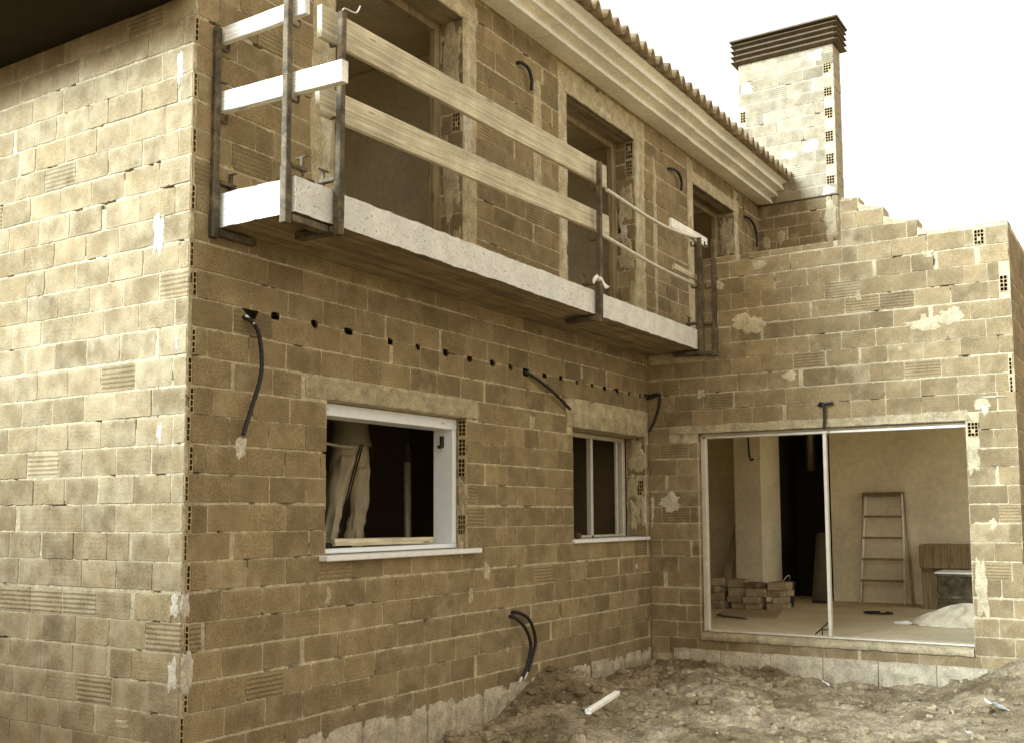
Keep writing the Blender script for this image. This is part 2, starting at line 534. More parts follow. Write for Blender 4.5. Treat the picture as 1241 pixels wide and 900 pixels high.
# -- front wall
mb = MB()
holes = []
for k in range(-4, 33):
    z = Z0 + k*PITCH
    if z > 3.0 and k % 2: continue
    if z > 5.7: continue
    a = .006 + (.024 if k % 2 else 0.) + random.uniform(-.003, .003)
    if 2.2 < z < 2.75 and random.random() < .5: continue
    holes.append((a, a+.031, z+.010, z+PITCH-.012, 1, 4))
chase = []
for u in (.70, 1.06, 1.40, 1.86, 2.19, 2.55, 2.88, 3.22, 3.50, 4.08, 4.38, 4.69, 5.00, 5.27, 5.55, 5.83, 6.10):
    w = random.uniform(.026, .044)
    chase.append((u-w, u+w, 2.794+random.uniform(-.006,.006), 2.842+random.uniform(-.008,.008)))
chase += [(.42, .56, 2.765, 2.825), (3.70, 3.80, 2.77, 2.84)]
up_holes = [(3.06, 3.12, 4.70, 4.75), (3.06, 3.12, 4.36, 4.41), (6.95, 7.0, 4.38, 4.43), (3.96, 4.02, 4.08, 4.13)]
masonry(mb, FF, [(0, LX, -.6, 5.93), (LX, 10.1, 3.3, 5.93)], [W1, W2, D1, D2, D3], holes, chase+up_holes,
        thick=.24, nobrick=[(.95, 3.0, 2.33, 2.48), (4.48, 6.26, 2.38, 2.53), (0, .03, -1, 6),
                            (1.02, 1.24, 3.4, 5.9), (2.79, 2.96, 3.4, 5.9), (4.38, 4.54, 3.4, 5.9), (6.05, 6.30, 3.4, 5.9), (7.52, 7.7, 3.4, 5.9), (9.12, 9.28, 3.4, 5.9),
                            (1.02, 2.96, 5.65, 5.80), (4.38, 6.3, 5.62, 5.76), (7.52, 9.28, 5.58, 5.72), (-.1, LX, -.6, .07)],
        ribp=.06, noside=(0, 2.84, 6.22, 2.79, 6.05, 9.12))
# plaster splashes round the openings and the corner
for b in ((.385,.475,1.9,2.04), (.005,.095,.56,.78), (.0,.06,.98,1.12)): blob(mb, FF, *b)
for b in ((1.10,1.20,3.75,4.5), (1.14,1.17,4.5,4.78), (2.80,2.90,4.42,4.9), (2.84,2.88,5.0,5.5), (2.86,2.98,5.6,5.68),
          (4.40,4.52,3.8,4.6), (4.44,4.54,4.7,5.3), (4.36,4.41,5.3,5.7), (6.08,6.14,4.5,5.1), (6.07,6.16,5.1,5.5), (9.14,9.22,5.2,5.45), (9.16,9.21,4.3,5.1),
          (7.55,7.66,5.0,5.5), (5.2,5.5,5.66,5.72), (4.62,4.8,5.7,5.78)):
    blob(mb, FF, *b, h=.004, rag=.55)
for b in ((1.0,1.24,3.5,5.8), (2.80,2.99,3.5,5.75), (4.36,4.53,3.5,5.75), (6.06,6.28,3.5,5.75), (7.5,7.69,3.5,5.7), (9.13,9.3,3.5,5.7), (3.9,4.05,4.4,5.6), (6.5,6.62,3.8,5.6)):
    blob(mb, FF, *b, m=0, h=.003, rag=.18)
for k in range(8):
    u = random.uniform(.1, 6.2); z = random.uniform(.3, 3.2)
    if any(a-.05 < u < b+.05 and c-.05 < z < d+.05 for a, b, c, d in (W1, W2)): continue
    blob(mb, FF, u, u+random.uniform(.03,.10), z, z+random.uniform(.04,.16), m=0, h=.0035, rag=.5)
# drilled pair of dark sockets under the balcony windows
front = mb.build('brick_wall', MATS, house, attrs=True)
front['label'] = 'long front brick wall with windows below and doors above'

def lintel(u0, u1, z0, z1, fr, rag=.012, m=M['lintel'], depth=.05, proud=.004, parent=front):
    mb = MB(); n = max(4, int((u1-u0)/.03)); nv = max(3, int((z1-z0)/.03))
    G = {}
    for a in range(n+1):
        for b in range(nv+1):
            u = u0+(u1-u0)*a/n; z = z0+(z1-z0)*b/nv
            if b == nv: z += rag*2.2*noise.noise(V((u*7, z, u0))) + rag*noise.noise(V((u*23, z, u0)))
            if b == 0: z += rag*.35*noise.noise(V((u*11, z, u0+4)))
            if a in (0, n): u += rag*2*noise.noise(V((z*13, u, 3)))
            h = proud + .006*noise.noise(V((u*9, z*9, u0)))+.003*noise.noise(V((u*31, z*31, u0)))
            if b == nv: h = -.004
            G[a, b] = mb.vert(fr(u, z, h))
    for a in range(n):
        for b in range(nv): mb.face([G[a,b], G[a+1,b], G[a+1,b+1], G[a,b+1]], 0, True)
    for a in range(n):
        p, q = G[a,0], G[a+1,0]
        mb.face([p, q, mb.vert(V(mb.v[q])-fr.n*depth), mb.vert(V(mb.v[p])-fr.n*depth)], 0)
    return mb.build('lintel', m, parent)
lintel(.98, 3.0, 2.335, 2.47, FF); lintel(4.47, 6.27, 2.385, 2.52, FF)
lintel(1.0, 2.99, 5.655, 5.83, FF, .008, M['mortar'])
lintel(4.36, 6.3, 5.625, 5.80, FF, .008, M['mortar']); lintel(7.5, 9.3, 5.585, 5.76, FF, .008, M['mortar'])

# right-hand reveals of the openings (they face the camera)
def reveal(u, z0, z1, depth, hl, blobs=(), rough=False):
    mb = MB(); fr = Frame((u, .0, 0), (0,1,0), (-1,0,0)); fr.o += V((-.003,0,0))
    masonry(mb, fr, [(.004, depth, z0, z1)], [], hl, [], thick=.02, step=.03, ribp=.1, tone_mu=.35, blen=.16 if rough else .3)
    for b in blobs: blob(mb, fr, *b[:4], m=b[4] if len(b) > 4 else 0, h=.005, rag=.5)
    o = mb.build('reveal', MATS, front, attrs=True); return o
reveal(2.84, 1.28, 2.33, .235, [(.012,.085,2.19,2.32,2,4), (.012,.085,2.03,2.17,2,4), (.018,.088,1.86,2.01,2,4), (.014,.09,1.40,1.56,3,4)], [(.0,.09,1.6,1.84), (.0,.05,1.29,1.4)])
reveal(6.22, 1.33, 2.38, .235, [(.03,.11,1.76,1.92,3,4)], [(.03,.2,2.0,2.34), (.01,.06,1.40,1.75,4), (.06,.2,1.42,1.7), (.1,.23,1.75,2.0)])
reveal(2.79, 3.5, 5.65, .235, [(.03,.11,4.70,4.86,3,4), (.19,.22,5.2,5.5,1,6)], [(.02,.2,5.0,5.6), (.05,.2,4.0,4.6), (.02,.1,3.55,3.9), (.0,.05,4.9,5.0)])
reveal(6.05, 3.5, 5.62, .235, [(.02,.11,5.42,5.60,3,4), (.03,.11,5.24,5.40,3,4), (.17,.22,4.6,4.9,1,4)], [(.03,.2,4.72,5.1), (.02,.2,4.2,4.5), (.1,.2,4.52,4.7,4), (.01,.1,3.6,4.1)])
reveal(9.12, 3.5, 5.58, .235, [], [(.02,.2,5.0,5.5), (.05,.2,4.4,4.9)])
# underside of the door heads
for (a, b, c, d) in (D1, D2, D3):
    mb = MB(); mb.box((a, .004, d-.001), (b, .235, d+.06)); mb.build('door_head', M['formwork'], front)

# -- end wall
mb = MB()
masonry(mb, FL, [(0, 4.6, -.6, 5.93)], thick=.24, dust=.36, ribp=.05, first_depth=.02, tone_mu=.55, u_off=.1, noside=(0,))  # raised pale mix puts the sunlight on this wall into its brick colour
for b in ((.03,.1,.56,.76), (.02,.09,.98,1.1), (.09,.14,4.12,4.32), (.07,.10,2.5,2.6), (.2,.24,1.98,2.1), (.22,.32,3.12,3.36)):
    blob(mb, FL, *b, m=4 if b[2] > .9 else 4, h=.0035, rag=.6)
for k in range(5):
    u = random.uniform(.1, 3.4); z = random.uniform(.2, 4.4)
    blob(mb, FL, u, u+random.uniform(.04,.14), z, z+random.uniform(.03,.13), m=0, h=.003, rag=.5)
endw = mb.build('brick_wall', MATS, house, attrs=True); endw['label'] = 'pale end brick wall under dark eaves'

# -- wing wall
mb = MB()
DO = (.57, 3.19, .30, 2.40)
masonry(mb, FR, [(0, .66, -.6, 3.27), (.66, 3.62, -.6, 4.01)],
        [DO], [(3.205, 3.30, 2.25, 2.385, 3, 4), (3.53, 3.60, 3.56, 3.71, 2, 4), (3.575, 3.605, 2.80, 2.95, 1, 4), (3.575, 3.605, 2.63, 2.78, 1, 4)],
        [], nobrick=[(.25, 3.22, 2.40, 2.48), (.0, 3.62, -.6, .07)], ribp=.05, thick=.25, dust=.04, noside=(.57, 3.62))
masonry(mb, FR, [(.66, 2.12, 4.01, 4.25)], thick=.25, dust=.04, ribp=.05)
masonry(mb, FR, [(2.92, 3.62, 4.01, 4.215)], [], [(3.33, 3.42, 4.02, 4.165, 3, 4)], thick=.25, dust=.04, noside=(3.62,))
masonry(mb, FR, [(2.12, 2.92, 4.01, 4.18), (2.12, 2.84, 4.18, 4.35), (2.12, 2.53, 4.35, 4.52), (2.12, 2.30, 4.52, 4.655)], thick=.25, dust=.04)
for (a, b, c, d) in ((2.30,2.40,4.515,4.60), (2.38,2.50,4.51,4.55), (2.53,2.64,4.345,4.43), (2.62,2.74,4.34,4.385), (2.84,2.93,4.20,4.27), (2.14,2.24,4.64,4.675), (2.72,2.82,4.345,4.365)):
    rg = []
    for k in range(10):
        t = k/9; u = a+(b-a)*t; top = d-(d-c)*.75*t+.008*noise.noise(V((u*40,d,1)))
        rg.append([FR(u,c-.01,.001), FR(u,top,.0+.006*noise.noise(V((u*30,2,d)))), FR(u,top+.01,-.08), FR(u,top,-.2), FR(u,c-.01,-.24)])
    mb.loft(rg, 0, False)
for b in ((.13,.36,1.58,1.77), (.02,.06,1.45,1.75)): blob(mb, FR, *b, h=.004, rag=.6)
for b in ((1.2,1.35,4.05,4.16), (.75,.9,3.9,4.0), (2.7,3.05,3.27,3.38), (3.28,3.4,2.5,2.6), (3.2,3.3,1.9,2.2), (3.22,3.32,.6,1.1), (3.35,3.42,1.4,1.5), (1.0,1.3,3.4,3.6), (3.0,3.2,3.3,3.45)):
    blob(mb, FR, *b, m=0, h=.004, rag=.5)
for b in ((3.34,3.39,2.44,2.54), (3.3,3.56,2.598,2.612)):
    blob(mb, FR, *b, h=.006, rag=.5)
for k in range(6):
    u = random.uniform(.1, 3.5); z = random.uniform(2.6, 4.1)
    blob(mb, FR, u, u+random.uniform(.04,.16), z, z+random.uniform(.03,.12), m=0, h=.003, rag=.5)
wing = mb.build('brick_wall', MATS, house, attrs=True); wing['label'] = 'brick wall of the wing with the wide opening and ragged sloping top'
lintel(.25, 3.22, 2.405, 2.505, FR, .016, parent=wing)
# left reveal of the wide opening, and the side wall of the wing
mb = MB(); fr = Frame((LX, -.573, 0), (1,0,0), (0,-1,0))
masonry(mb, fr, [(.004, .24, .30, 2.40)], [], [(.10,.15,.45,.6,2,4), (.05,.10,1.29,1.43,2,4), (.06,.13,1.62,1.76,2,4), (.16,.19,.9,1.1,1,4), (.12,.16,.75,.88,1,4)], [], thick=.02, step=.03, blen=.2)
mb.build('reveal', MATS, wing, attrs=True)
mb = MB(); fr = Frame((LX, -3.62, 0), (1,0,0), (0,-1,0))
masonry(mb, fr, [(0, 5.4, -.6, 4.21)], [(1.3, 4.35, .35, 2.85)], thick=.24, step=.08, noside=(0,))  # unseen opening added to let more light into the wing room
sd = mb.build('brick_wall', MATS, house, attrs=True); sd['label'] = 'side brick wall of the wing, seen edge on'

# -- foundation course
def plinth(fr, u0, u1, z0, z1, par, off=.006, blk=.40):
    mb = MB(); u = u0
    while u < u1-.03:
        e = min(u+blk, u1)
        n, nv = 12, 6; G = {}
        dh = random.gauss(0, .003)
        for a in range(n+1):
            for b in range(nv+1):
                uu = u+.003+(e-u-.006)*a/n; z = z0+(z1-z0)*b/nv
                h = off+dh+.004*noise.noise(V((uu*14, z*14, 3)))
                if b == nv: z += .012*noise.noise(V((uu*9, 1, 1))) ; h -= .008
                if a in (0, n): h -= .008
                G[a, b] = mb.vert(fr(uu, z, h + .007*noise.noise(V((uu*5, z*8, 9))) + .004*noise.noise(V((uu*40, z*40, 2)))))
        for a in range(n):
            for b in range(nv): mb.face([G[a,b], G[a+1,b], G[a+1,b+1], G[a,b+1]], 0, True)
        T = [mb.vert(V(mb.v[G[a,nv]])-fr.n*.03) for a in range(n+1)]
        for a in range(n): mb.face([G[a,nv], G[a+1,nv], T[a+1], T[a]], 0)
        u = e
    return mb.build('foundation', M['block'], par)
plinth(FF, .1, 6.27, -.5, .155, front, .010, .37)
plinth(FR, .26, 3.32, -.5, .165, wing, .03, .52)

# -- threshold of the wide opening
mb = MB()
n = 60
G = {}
prof = [(-.022, .262), (-.03, .285), (-.025, .318), (.03, .338), (.26, .342)]
for a in range(n+1):
    y = -.575 - 2.61*a/n
    for b, (x, z) in enumerate(prof):
        w = .012*noise.noise(V((y*8, b, 0))) if b < 3 else .002*noise.noise(V((y*8, b, 0)))
        G[a, b] = mb.vert((LX+x+w, y, z+w*.5))
for a in range(n):
    for b in range(len(prof)-1): mb.face([G[a,b], G[a+1,b], G[a+1,b+1], G[a,b+1]], 0, True)
mb.build('threshold', M['lintel'], wing)

# -- window and door frames
def bar(mb, lo, hi, bev=.004, m=0): mb.box(lo, hi, m, None, bev)
win = MB(); z0, z1 = 1.296, 2.325
bar(win, (1.20,.10,z1-.085), (2.835,.30,z1)); bar(win, (2.785,.103,z0+.035), (2.835,.297,z1-.085))
bar(win, (1.20,.103,z0+.035), (1.25,.297,z1-.085)); bar(win, (1.20,.10,z0), (2.835,.30,z0+.035))
bar(win, (1.25,.088,z0+.004), (2.70,.10,z0+.03))
wf = win.build('window', M['white'], house, loc=(2.0,.2,1.3)); wf['label'] = 'white framed window opening without glass'
sl = MB(); sl.box((1.125,-.075,1.255), (2.945,.10,1.292), 0, None, .006); sl.build('sill', M['sill'], wf)
hk = MB(); hk.box((2.745,.19,2.10), (2.79,.205,2.19)); hk.box((2.72,.185,2.09), (2.75,.21,2.115)); hk.build('latch', M['black'], wf)
for x in (1.27, 2.62):
    sl = MB(); sl.box((x,.093,2.275), (x+.04,.099,2.287)); sl.build('rivet', M['alu'], wf)
win = MB()
bar(win, (4.605,.25,2.335), (6.215,.31,2.378)); bar(win, (4.605,.25,1.325), (4.65,.31,2.335)); bar(win, (6.155,.25,1.325), (6.215,.31,2.335))
bar(win, (5.43,.252,1.325), (5.475,.308,2.335)); bar(win, (4.65,.252,1.325), (6.155,.308,1.35)); bar(win, (6.05,.268,1.35), (6.08,.3,2.335))
wf2 = win.build('window', M['alu'], house, loc=(5.4,.28,1.33)); wf2['label'] = 'plain metal framed window opening with one mullion'
sl = MB(); sl.box((4.56,-.035,1.287), (6.225,.25,1.322), 0, None, .006); sl.build('sill', M['sill'], wf2)
df = MB()
bar(df, (LX+.05,-.635,.345), (LX+.11,-.60,2.375)); bar(df, (LX+.055,-.60,.345), (LX+.105,-.578,2.375)); bar(df, (LX+.05,-3.185,2.345), (LX+.11,-.578,2.372))
bar(df, (LX+.07,-3.185,2.375), (LX+.12,-.578,2.398)); bar(df, (LX+.05,-3.185,.343), (LX+.12,-.578,.362))
dfo = df.build('door_frame', M['alu'], house, loc=(LX+.08,-1.9,.35)); dfo['label'] = 'aluminium frame of the wide sliding door opening'
p = MB(); bar(p, (LX+.04,-1.90,.362), (LX+.095,-1.866,2.345)); p.build('mullion', M['alu'], dfo)
p = MB(); p.tube([(LX+.1,-1.86,.50),(LX+.1,-1.72,.37)], .007, 6, sub=1); p.tube([(LX+.1,-1.86,.42),(LX+.1,-1.79,.42)], .006, 6, sub=1); p.tube([(LX+.1,-1.79,.43),(LX+.1,-1.79,.365)], .006, 6, sub=1)
p.build('bracket', M['black'], dfo)
# wooden subframes deep inside the upper door openings
for (a, b, c, d) in (D1, D2, D3):
    sf = MB(); y0, y1 = .238, .30
    bar(sf, (b-.075,y0,c), (b-.003,y1,d-.003)); bar(sf, (a+.003,y0,c), (a+.075,y1,d-.003)); bar(sf, (a+.075,y0+.002,d-.065), (b-.075,y1-.002,d-.003))
    sf.build('door_frame', M['jamb_wood'], house, loc=((a+b)/2, .27, c))

# -- balcony
mb = MB()
bx0, bx1, by, bz0, bz1 = .20, 6.274, -.64, 3.27, 3.475
def grid_face(mb, P, n, m_, f, mi=0):
    G = {}
    for a in range(n+1):
        for b in range(m_+1): G[a,b] = mb.vert(f(a/n, b/m_))
    for a in range(n):
        for b in range(m_): mb.face([G[a,b], G[a+1,b], G[a+1,b+1], G[a,b+1]], mi, True)
def lumpy(p, s=.0065): return p + V((noise.noise(p*9), noise.noise(p*9+V((5,0,0))), noise.noise(p*9+V((0,5,0)))))*s + V((noise.noise(p*30), noise.noise(p*30+V((5,0,0))), noise.noise(p*30+V((0,5,0)))))*s*.6
grid_face(mb, 0, 160, 7, lambda a, b: lumpy(V((bx0+(bx1-bx0)*a, by, bz0+(bz1-bz0)*b))))
grid_face(mb, 0, 18, 7, lambda a, b: lumpy(V((bx0, 0+(by)*a, bz0+(bz1-bz0)*b))))
grid_face(mb, 0, 160, 16, lambda a, b: lumpy(V((bx0+(bx1-bx0)*a, by*b, bz1)), .006))
grid_face(mb, 0, 160, 16, lambda a, b: lumpy(V((bx0+(bx1-bx0)*a, by*b, bz0)), .003), 1)
bal = mb.build('balcony', [M['concrete'], M['formwork']], house, loc=(3.2,-.3,3.27)); bal['label'] = 'raw concrete balcony slab'
mb = MB()   # broken screed crust along the edge of the slab
def crust(p0, p1, inward, n):
    G = {}
    for a in range(n+1):
        p = V(p0).lerp(V(p1), a/n)
        w = .02*noise.noise(p*5)+.012*noise.noise(p*17)
        hgt = .03+.014*noise.noise(p*6)+.008*noise.noise(p*21)
        iw = V(inward)
        prof = [p+iw*(.006+max(0,w)), p+iw*(.01+max(0,w))+V((0,0,hgt*.7)), p+iw*(.045+w)+V((0,0,hgt)), p+iw*.16+V((0,0,hgt)), p+iw*.2+V((0,0,-.02))]
        for b, q in enumerate(prof): G[a,b] = mb.vert(q)
    for a in range(n):
        for b in range(4): mb.face([G[a,b], G[a+1,b], G[a+1,b+1], G[a,b+1]], 0)
crust((bx0+.01,by+.006,bz1-.012), (bx1-.02,by+.006,bz1-.012), (0,1,0), 200)
crust((bx0+.006,-.02,bz1-.012), (bx0+.006,by+.01,bz1-.012), (1,0,0), 30)
mb.build('screed_edge', M['lintel'], bal)

# -- cornice, eaves, roof
mb = MB()
prof = [(.0,5.915), (-.10,5.905), (-.212,5.90), (-.218,5.908), (-.190,5.985), (-.195,5.992), (-.298,5.985), (-.303,5.993), (-.277,6.065), (-.282,6.072), (-.382,6.066), (-.387,6.074), (-.362,6.15), (-.368,6.158), (-.43,6.165), (-.40,6.21), (.0,6.30)]
xs = [-.28]
while xs[-1] < 10.095: xs.append(min(10.095, xs[-1]+1.05))
for s0, s1 in zip(xs, xs[1:]):
    rings = []
    dy = random.gauss(0,.002); dz = random.gauss(0,.003)
    for k in range(13):
        x = s0+.0015+(s1-s0-.003)*k/12
        rings.append([(x, y+dy+(.003*noise.noise(V((x*9,y*30,z*30))) if y < -.05 else 0), z+dz+.003*noise.noise(V((x*7,y*20,z*20+3)))) for y, z in prof])
    mb.loft(rings, 0, False)
mb.build('cornice', M['cornice'], house, loc=(5,-.2,5.9))
mb = MB()   # clay barrel tiles
per = .2; dx = per/14; nx = int((10.09+.3)/dx)
slope = .30
def tz(x, row_t):
    ph = (x/per) % 1
    return (.085*math.sin(PI*ph/.58)**.8 if ph < .58 else -.030*math.sin(PI*(ph-.58)/.42))
rows = 11
for r in range(rows):
    prev = None
    for e in range(3):
        y = -.51 + .40*r + (.43*e/2)
        cur = []
        for k in range(nx+1):
            x = -.3 + dx*k
            tile_j = random.Random(int(math.floor(x/per))*131+r).uniform(-.012, .012)
            yy = y + (tile_j if e == 0 else 0)
            z = 6.185 + (yy+.51)*slope + (.028 if e == 0 else .014 if e == 1 else 0.) + tz(x, e)*(1.0 if e == 0 else .93)
            cur.append(mb.vert((x, yy, z)))
        if prev:
            for k in range(nx): mb.face([prev[k], prev[k+1], cur[k+1], cur[k]], 0, True)
        prev = cur
roof = mb.build('roof', M['tile'], house, loc=(5,-.4,6.2))
md = roof.modifiers.new('thick', 'SOLIDIFY'); md.thickness = .016; md.offset = -1
mb = MB(); mb.box((.0,.02,5.99), (11.6,4.4,6.15)); mb.build('roof_slab', M['formwork'], house)
mb = MB()   # eaves over the end wall, coloured dark for their shade
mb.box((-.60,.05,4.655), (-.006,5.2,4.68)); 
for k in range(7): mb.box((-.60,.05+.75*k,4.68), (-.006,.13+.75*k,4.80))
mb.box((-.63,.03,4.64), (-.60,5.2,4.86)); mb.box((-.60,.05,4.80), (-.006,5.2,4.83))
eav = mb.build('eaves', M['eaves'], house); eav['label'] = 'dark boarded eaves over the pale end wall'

# -- chimney
CX = 10.1; cy0, cy1 = .24, -1.115; CZ = 8.03; CD = .36
mb = MB()
fc = Frame((CX,cy0,0), (0,-1,0), (-1,0,0))
hl = [(1.215,1.325,z,z+.155,3,4) for z in (7.62, 7.29, 6.97, 6.64, 6.32, 6.01)] + [(.0+.012,.09,7.16,7.32,2,4)]
masonry(mb, fc, [(0, cy0-cy1, 5.90, CZ)], [], hl, [(.82,.87,7.25,7.28),(.90,.93,7.27,7.30)], thick=.2, dust=.42, ribp=.06, blen=.36, tone_mu=.62, noside=(0, cy0-cy1))
lowc = MB(); masonry(lowc, fc, [(0, cy0-cy1, 3.3, 5.885)], [], [], [], thick=.2, ribp=.05, tone_mu=.36, dust=.05)
fs = Frame((CX,cy1,0), (1,0,0), (0,-1,0))
masonry(mb, fs, [(0.0, CD, 3.3, CZ)], thick=.2, dust=.75, step=.05, blen=.36, tone_mu=.8, noside=(0,))
fs = Frame((CX+CD,cy0,0), (-1,0,0), (0,1,0))
masonry(mb, fs, [(0.0, CD, 3.3, CZ)], thick=.2, dust=.42, step=.08, noside=(CD,))
mb.box((CX+CD-.05,cy1+.02,3.3), (CX+CD-.002,cy0-.02,CZ-.002), 0)
for b in ((1.15,1.33,5.9,6.02), (.05,.2,7.55,7.75), (1.0,1.2,7.82,7.98), (.6,.8,6.5,6.62), (.9,1.12,6.55,6.7)): blob(mb, fc, *b, h=.004, rag=.5)
for b in ((1.18,1.34,5.2,5.85), (.5,.62,5.3,5.5), (.3,.4,5.25,5.45)): blob(lowc, fc, *b, m=0, h=.004, rag=.4)
chim = mb.build('chimney', MATS_W, house, attrs=True); chim['label'] = 'tall pale brick chimney with open brick ends at its corner'
bs_ = lowc.build('chimney_base', MATS, chim, attrs=True); bs_['label'] = 'bare brown brick base of the chimney'
mb = MB(); mb.box((CX-.02,cy1-.005,5.886), (CX+.1,cy0,5.899)); mb.build('flashing', M['capbrown'], chim)
mb = MB()
def ring_at(off, z): return [(CX-off,cy0+off,z),(CX-off,cy1-off,z),(CX+CD+off,cy1-off,z),(CX+CD+off,cy0+off,z)]
z = CZ-.005; rr = [ring_at(-.03, z)]
for k in range(4):
    rr += [ring_at(.035, z), ring_at(.085, z+.022), ring_at(.085, z+.03), ring_at(.03, z+.052), ring_at(.022, z+.078)]
    z += .082
rr.append(ring_at(.095, z)); rr.append(ring_at(.095, z+.02))
mb.loft(rr, 0, False); mb.build('chimney_cap', M['capbrown'], chim)

# -- floors, ceilings, inner walls
mb = MB()
mb.box((.245,.245,.12), (LX+.25,4.4,.349), 0); mb.box((LX+.25,-3.37,.12), (11.6,4.4,.35), 0)
mb.build('interior_floor', M['floor'], house)
mb = MB()
mb.box((.242,.242,3.28), (LX+.24,4.4,3.47)); mb.box((LX+.252,-3.6,3.30), (11.68,.2,3.45)); mb.box((LX+.242,.2,3.30), (11.68,4.4,3.46))
mb.build('floor_slab', M['formwork'], house)
mb = MB(); mb.box((LX+.252,-3.36,3.27), (11.6,4.37,3.299)); mb.build('ceiling', M['int_plaster'], house)
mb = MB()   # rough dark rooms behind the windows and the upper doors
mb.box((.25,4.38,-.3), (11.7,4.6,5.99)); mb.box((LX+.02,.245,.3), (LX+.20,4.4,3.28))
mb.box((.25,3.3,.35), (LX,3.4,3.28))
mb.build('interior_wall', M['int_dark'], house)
mb = MB()
for lo, hi in (((.25,2.6,3.47), (10.9,2.7,5.89)), ((3.6,.245,3.47), (3.7,2.605,5.89)), ((6.8,.245,3.47), (6.9,2.605,5.89)), ((9.9,.245,3.47), (10.0,2.605,5.89))):
    mb = MB(); mb.box(lo, hi); mb.build('interior_wall', M['int_mid'], house)
mb = MB(); mb.box((.25,.25,5.90),(9.9,2.6,5.98)); mb.build('ceiling', M['int_mid'], house)
mb = MB()   # plastered room of the wing, fireplace niche between a pier and the back wall
mb.box((10.75,-3.4,.35), (11.6,-.72,3.28)); pier = MB(); pier.box((9.95,-.0,.35), (10.748,.40,3.28), 0, None, .012); pier.build('pier', M['int_plaster'], house)
mb.box((10.75,.40,.35), (11.6,4.4,3.28)); mb.box((LX+.20,.5,.35), (LX+.23,4.4,3.28))
iw = mb.build('interior_wall', M['int_plaster'], house); iw['label'] = 'plastered inner walls and pier of the wing room'
mb = MB(); mb.box((11.5,-.72,.35), (11.6,.40,3.28)); mb.box((10.752,-.722,.35), (11.5,-.705,3.28)); mb.box((10.752,.0,.35), (11.5,.02,3.28))
mb.build('fireplace', M['niche_dark'], house)
mb = MB(); mb.box((10.1,-.72,2.35),(10.74,-.0,3.275)) if 0 else mb.tube([(11.1,-.36,3.27),(11.1,-.36,2.18)], .075, 16, sub=1); mb.build('flue_pipe', mat_plain('dull_flue_steel', (.25,.2,.12), .35, .7, .2), house)

# added unseen block at the left that shades the foot of the end wall
nb = MB(); nb.box((-10.5,-1.5,-.6), (-5.7,15,3.75)); nb.box((-10.7,-1.7,3.75), (-5.5,15.2,3.9))
nbo = nb.build('added_shade_block', M['lintel']); tag(nbo, 'unseen house-like block added to shade the foot of the pale end wall', 'house')
# ------------------------------------------------------------------ GROUND
def gh(x, y):
    d = -y
    h = .10*nz(x, y, 0, .55) + .05*nz(x, y, 3, 1.7) + .035*nz(x, y, 5, 4.1) + .022*nz(x, y, 8, 9.) + .012*nz(x, y, 9, 21.)
    t = max(0, nz(x, y, 2, 2.6)); h += .05*t
    h *= .75
    h += .030*abs(nz(x, y, 12, 5.5)) + .020*abs(nz(x, y, 14, 13.)) + .010*nz(x, y, 15, 34.)
    h -= .085*max(0, min(1, (3.4-x)/1.2)) 
    g = lambda cx, cy, sx, sy, a: a*math.exp(-((x-cx)/sx)**2-((y-cy)/sy)**2)
    h += g(4.1, -.1, .42, .4, .24) + g(4.9, -1.1, .55, .5, .13) + g(4.3, -1.5, .5, .45, .06) + g(5.9, -.35, .4, .3, .05) + g(3.3, -.5, .5, .3, .08)
    h += g(6.3, -3.9, .8, .7, .34) + g(7.5, -4.4, 1.4, .9, .25)
    h += -.05 - .03*math.exp(-((x-5.6)/.6)**2-((y+2.6)/.8)**2)
    return h
def axis(lo, hi, f0, f1, st):
    c = [f0+(f1-f0)*k/round((f1-f0)/st) for k in range(round((f1-f0)/st)+1)]
    s = st; a = f0; L = []
    while a > lo: s *= 1.35; a -= s; L.append(a)
    s = st; b = f1; R = []
    while b < hi: s *= 1.35; b += s; R.append(b)
    return L[::-1] + c + R
X = axis(-150, 150, 1.2, 7.2, .024); Y = axis(-150, 150, -4.6, .1, .024)
mb = MB(); prev = None
for y in Y:
    cur = []
    for x in X:
        far = max(0, abs(x-4)-5, abs(y+2)-4)
        h = gh(x, y)*math.exp(-far*.15) - .05*(1-math.exp(-far*.1))
        if y > .12 and -.2 < x < 11.7: h = -.4
        cur.append(mb.vert((x, y, h)))
    if prev:
        for k in range(len(X)-1): mb.face([prev[k], prev[k+1], cur[k+1], cur[k]], 0, True)
    prev = cur
tag(mb.build('ground', M['dirt']), 'churned bare earth of the building site', None, None, 'structure')
del mb
# clods and stones
mb = MB()
ICO = None
def clod(mb, c, r, sd):
    n1, n2 = 7, 5
    ids = []
    for a in range(n2+1):
        th = PI*a/n2; row = []
        for b in range(n1):
            ph = 2*PI*b/n1
            d = V((math.sin(th)*math.cos(ph), math.sin(th)*math.sin(ph), math.cos(th)*.7))
            k = r*(1+.45*noise.noise(d*1.6+V((sd,sd*2,0))))
            row.append(mb.vert(V(c)+d*k))
        ids.append(row)
    for a in range(n2):
        for b in range(n1): mb.face([ids[a][b], ids[a+1][b], ids[a+1][(b+1)%n1], ids[a][(b+1)%n1]], 0, False)
for k in range(2600):
    x = random.uniform(1.8, 6.25); y = random.uniform(-4.3, -.05)
    if random.random() > .35 + .65*math.exp(-((y+.8)/.9)**2): continue
    r = min(.055, .008*random.paretovariate(1.45))
    clod(mb, (x, y, gh(x, y)+r*.15), r, k*.37)
tag(mb.build('clods', M['dirt']), 'loose clods and stones on the dug earth', None, None, 'stuff')

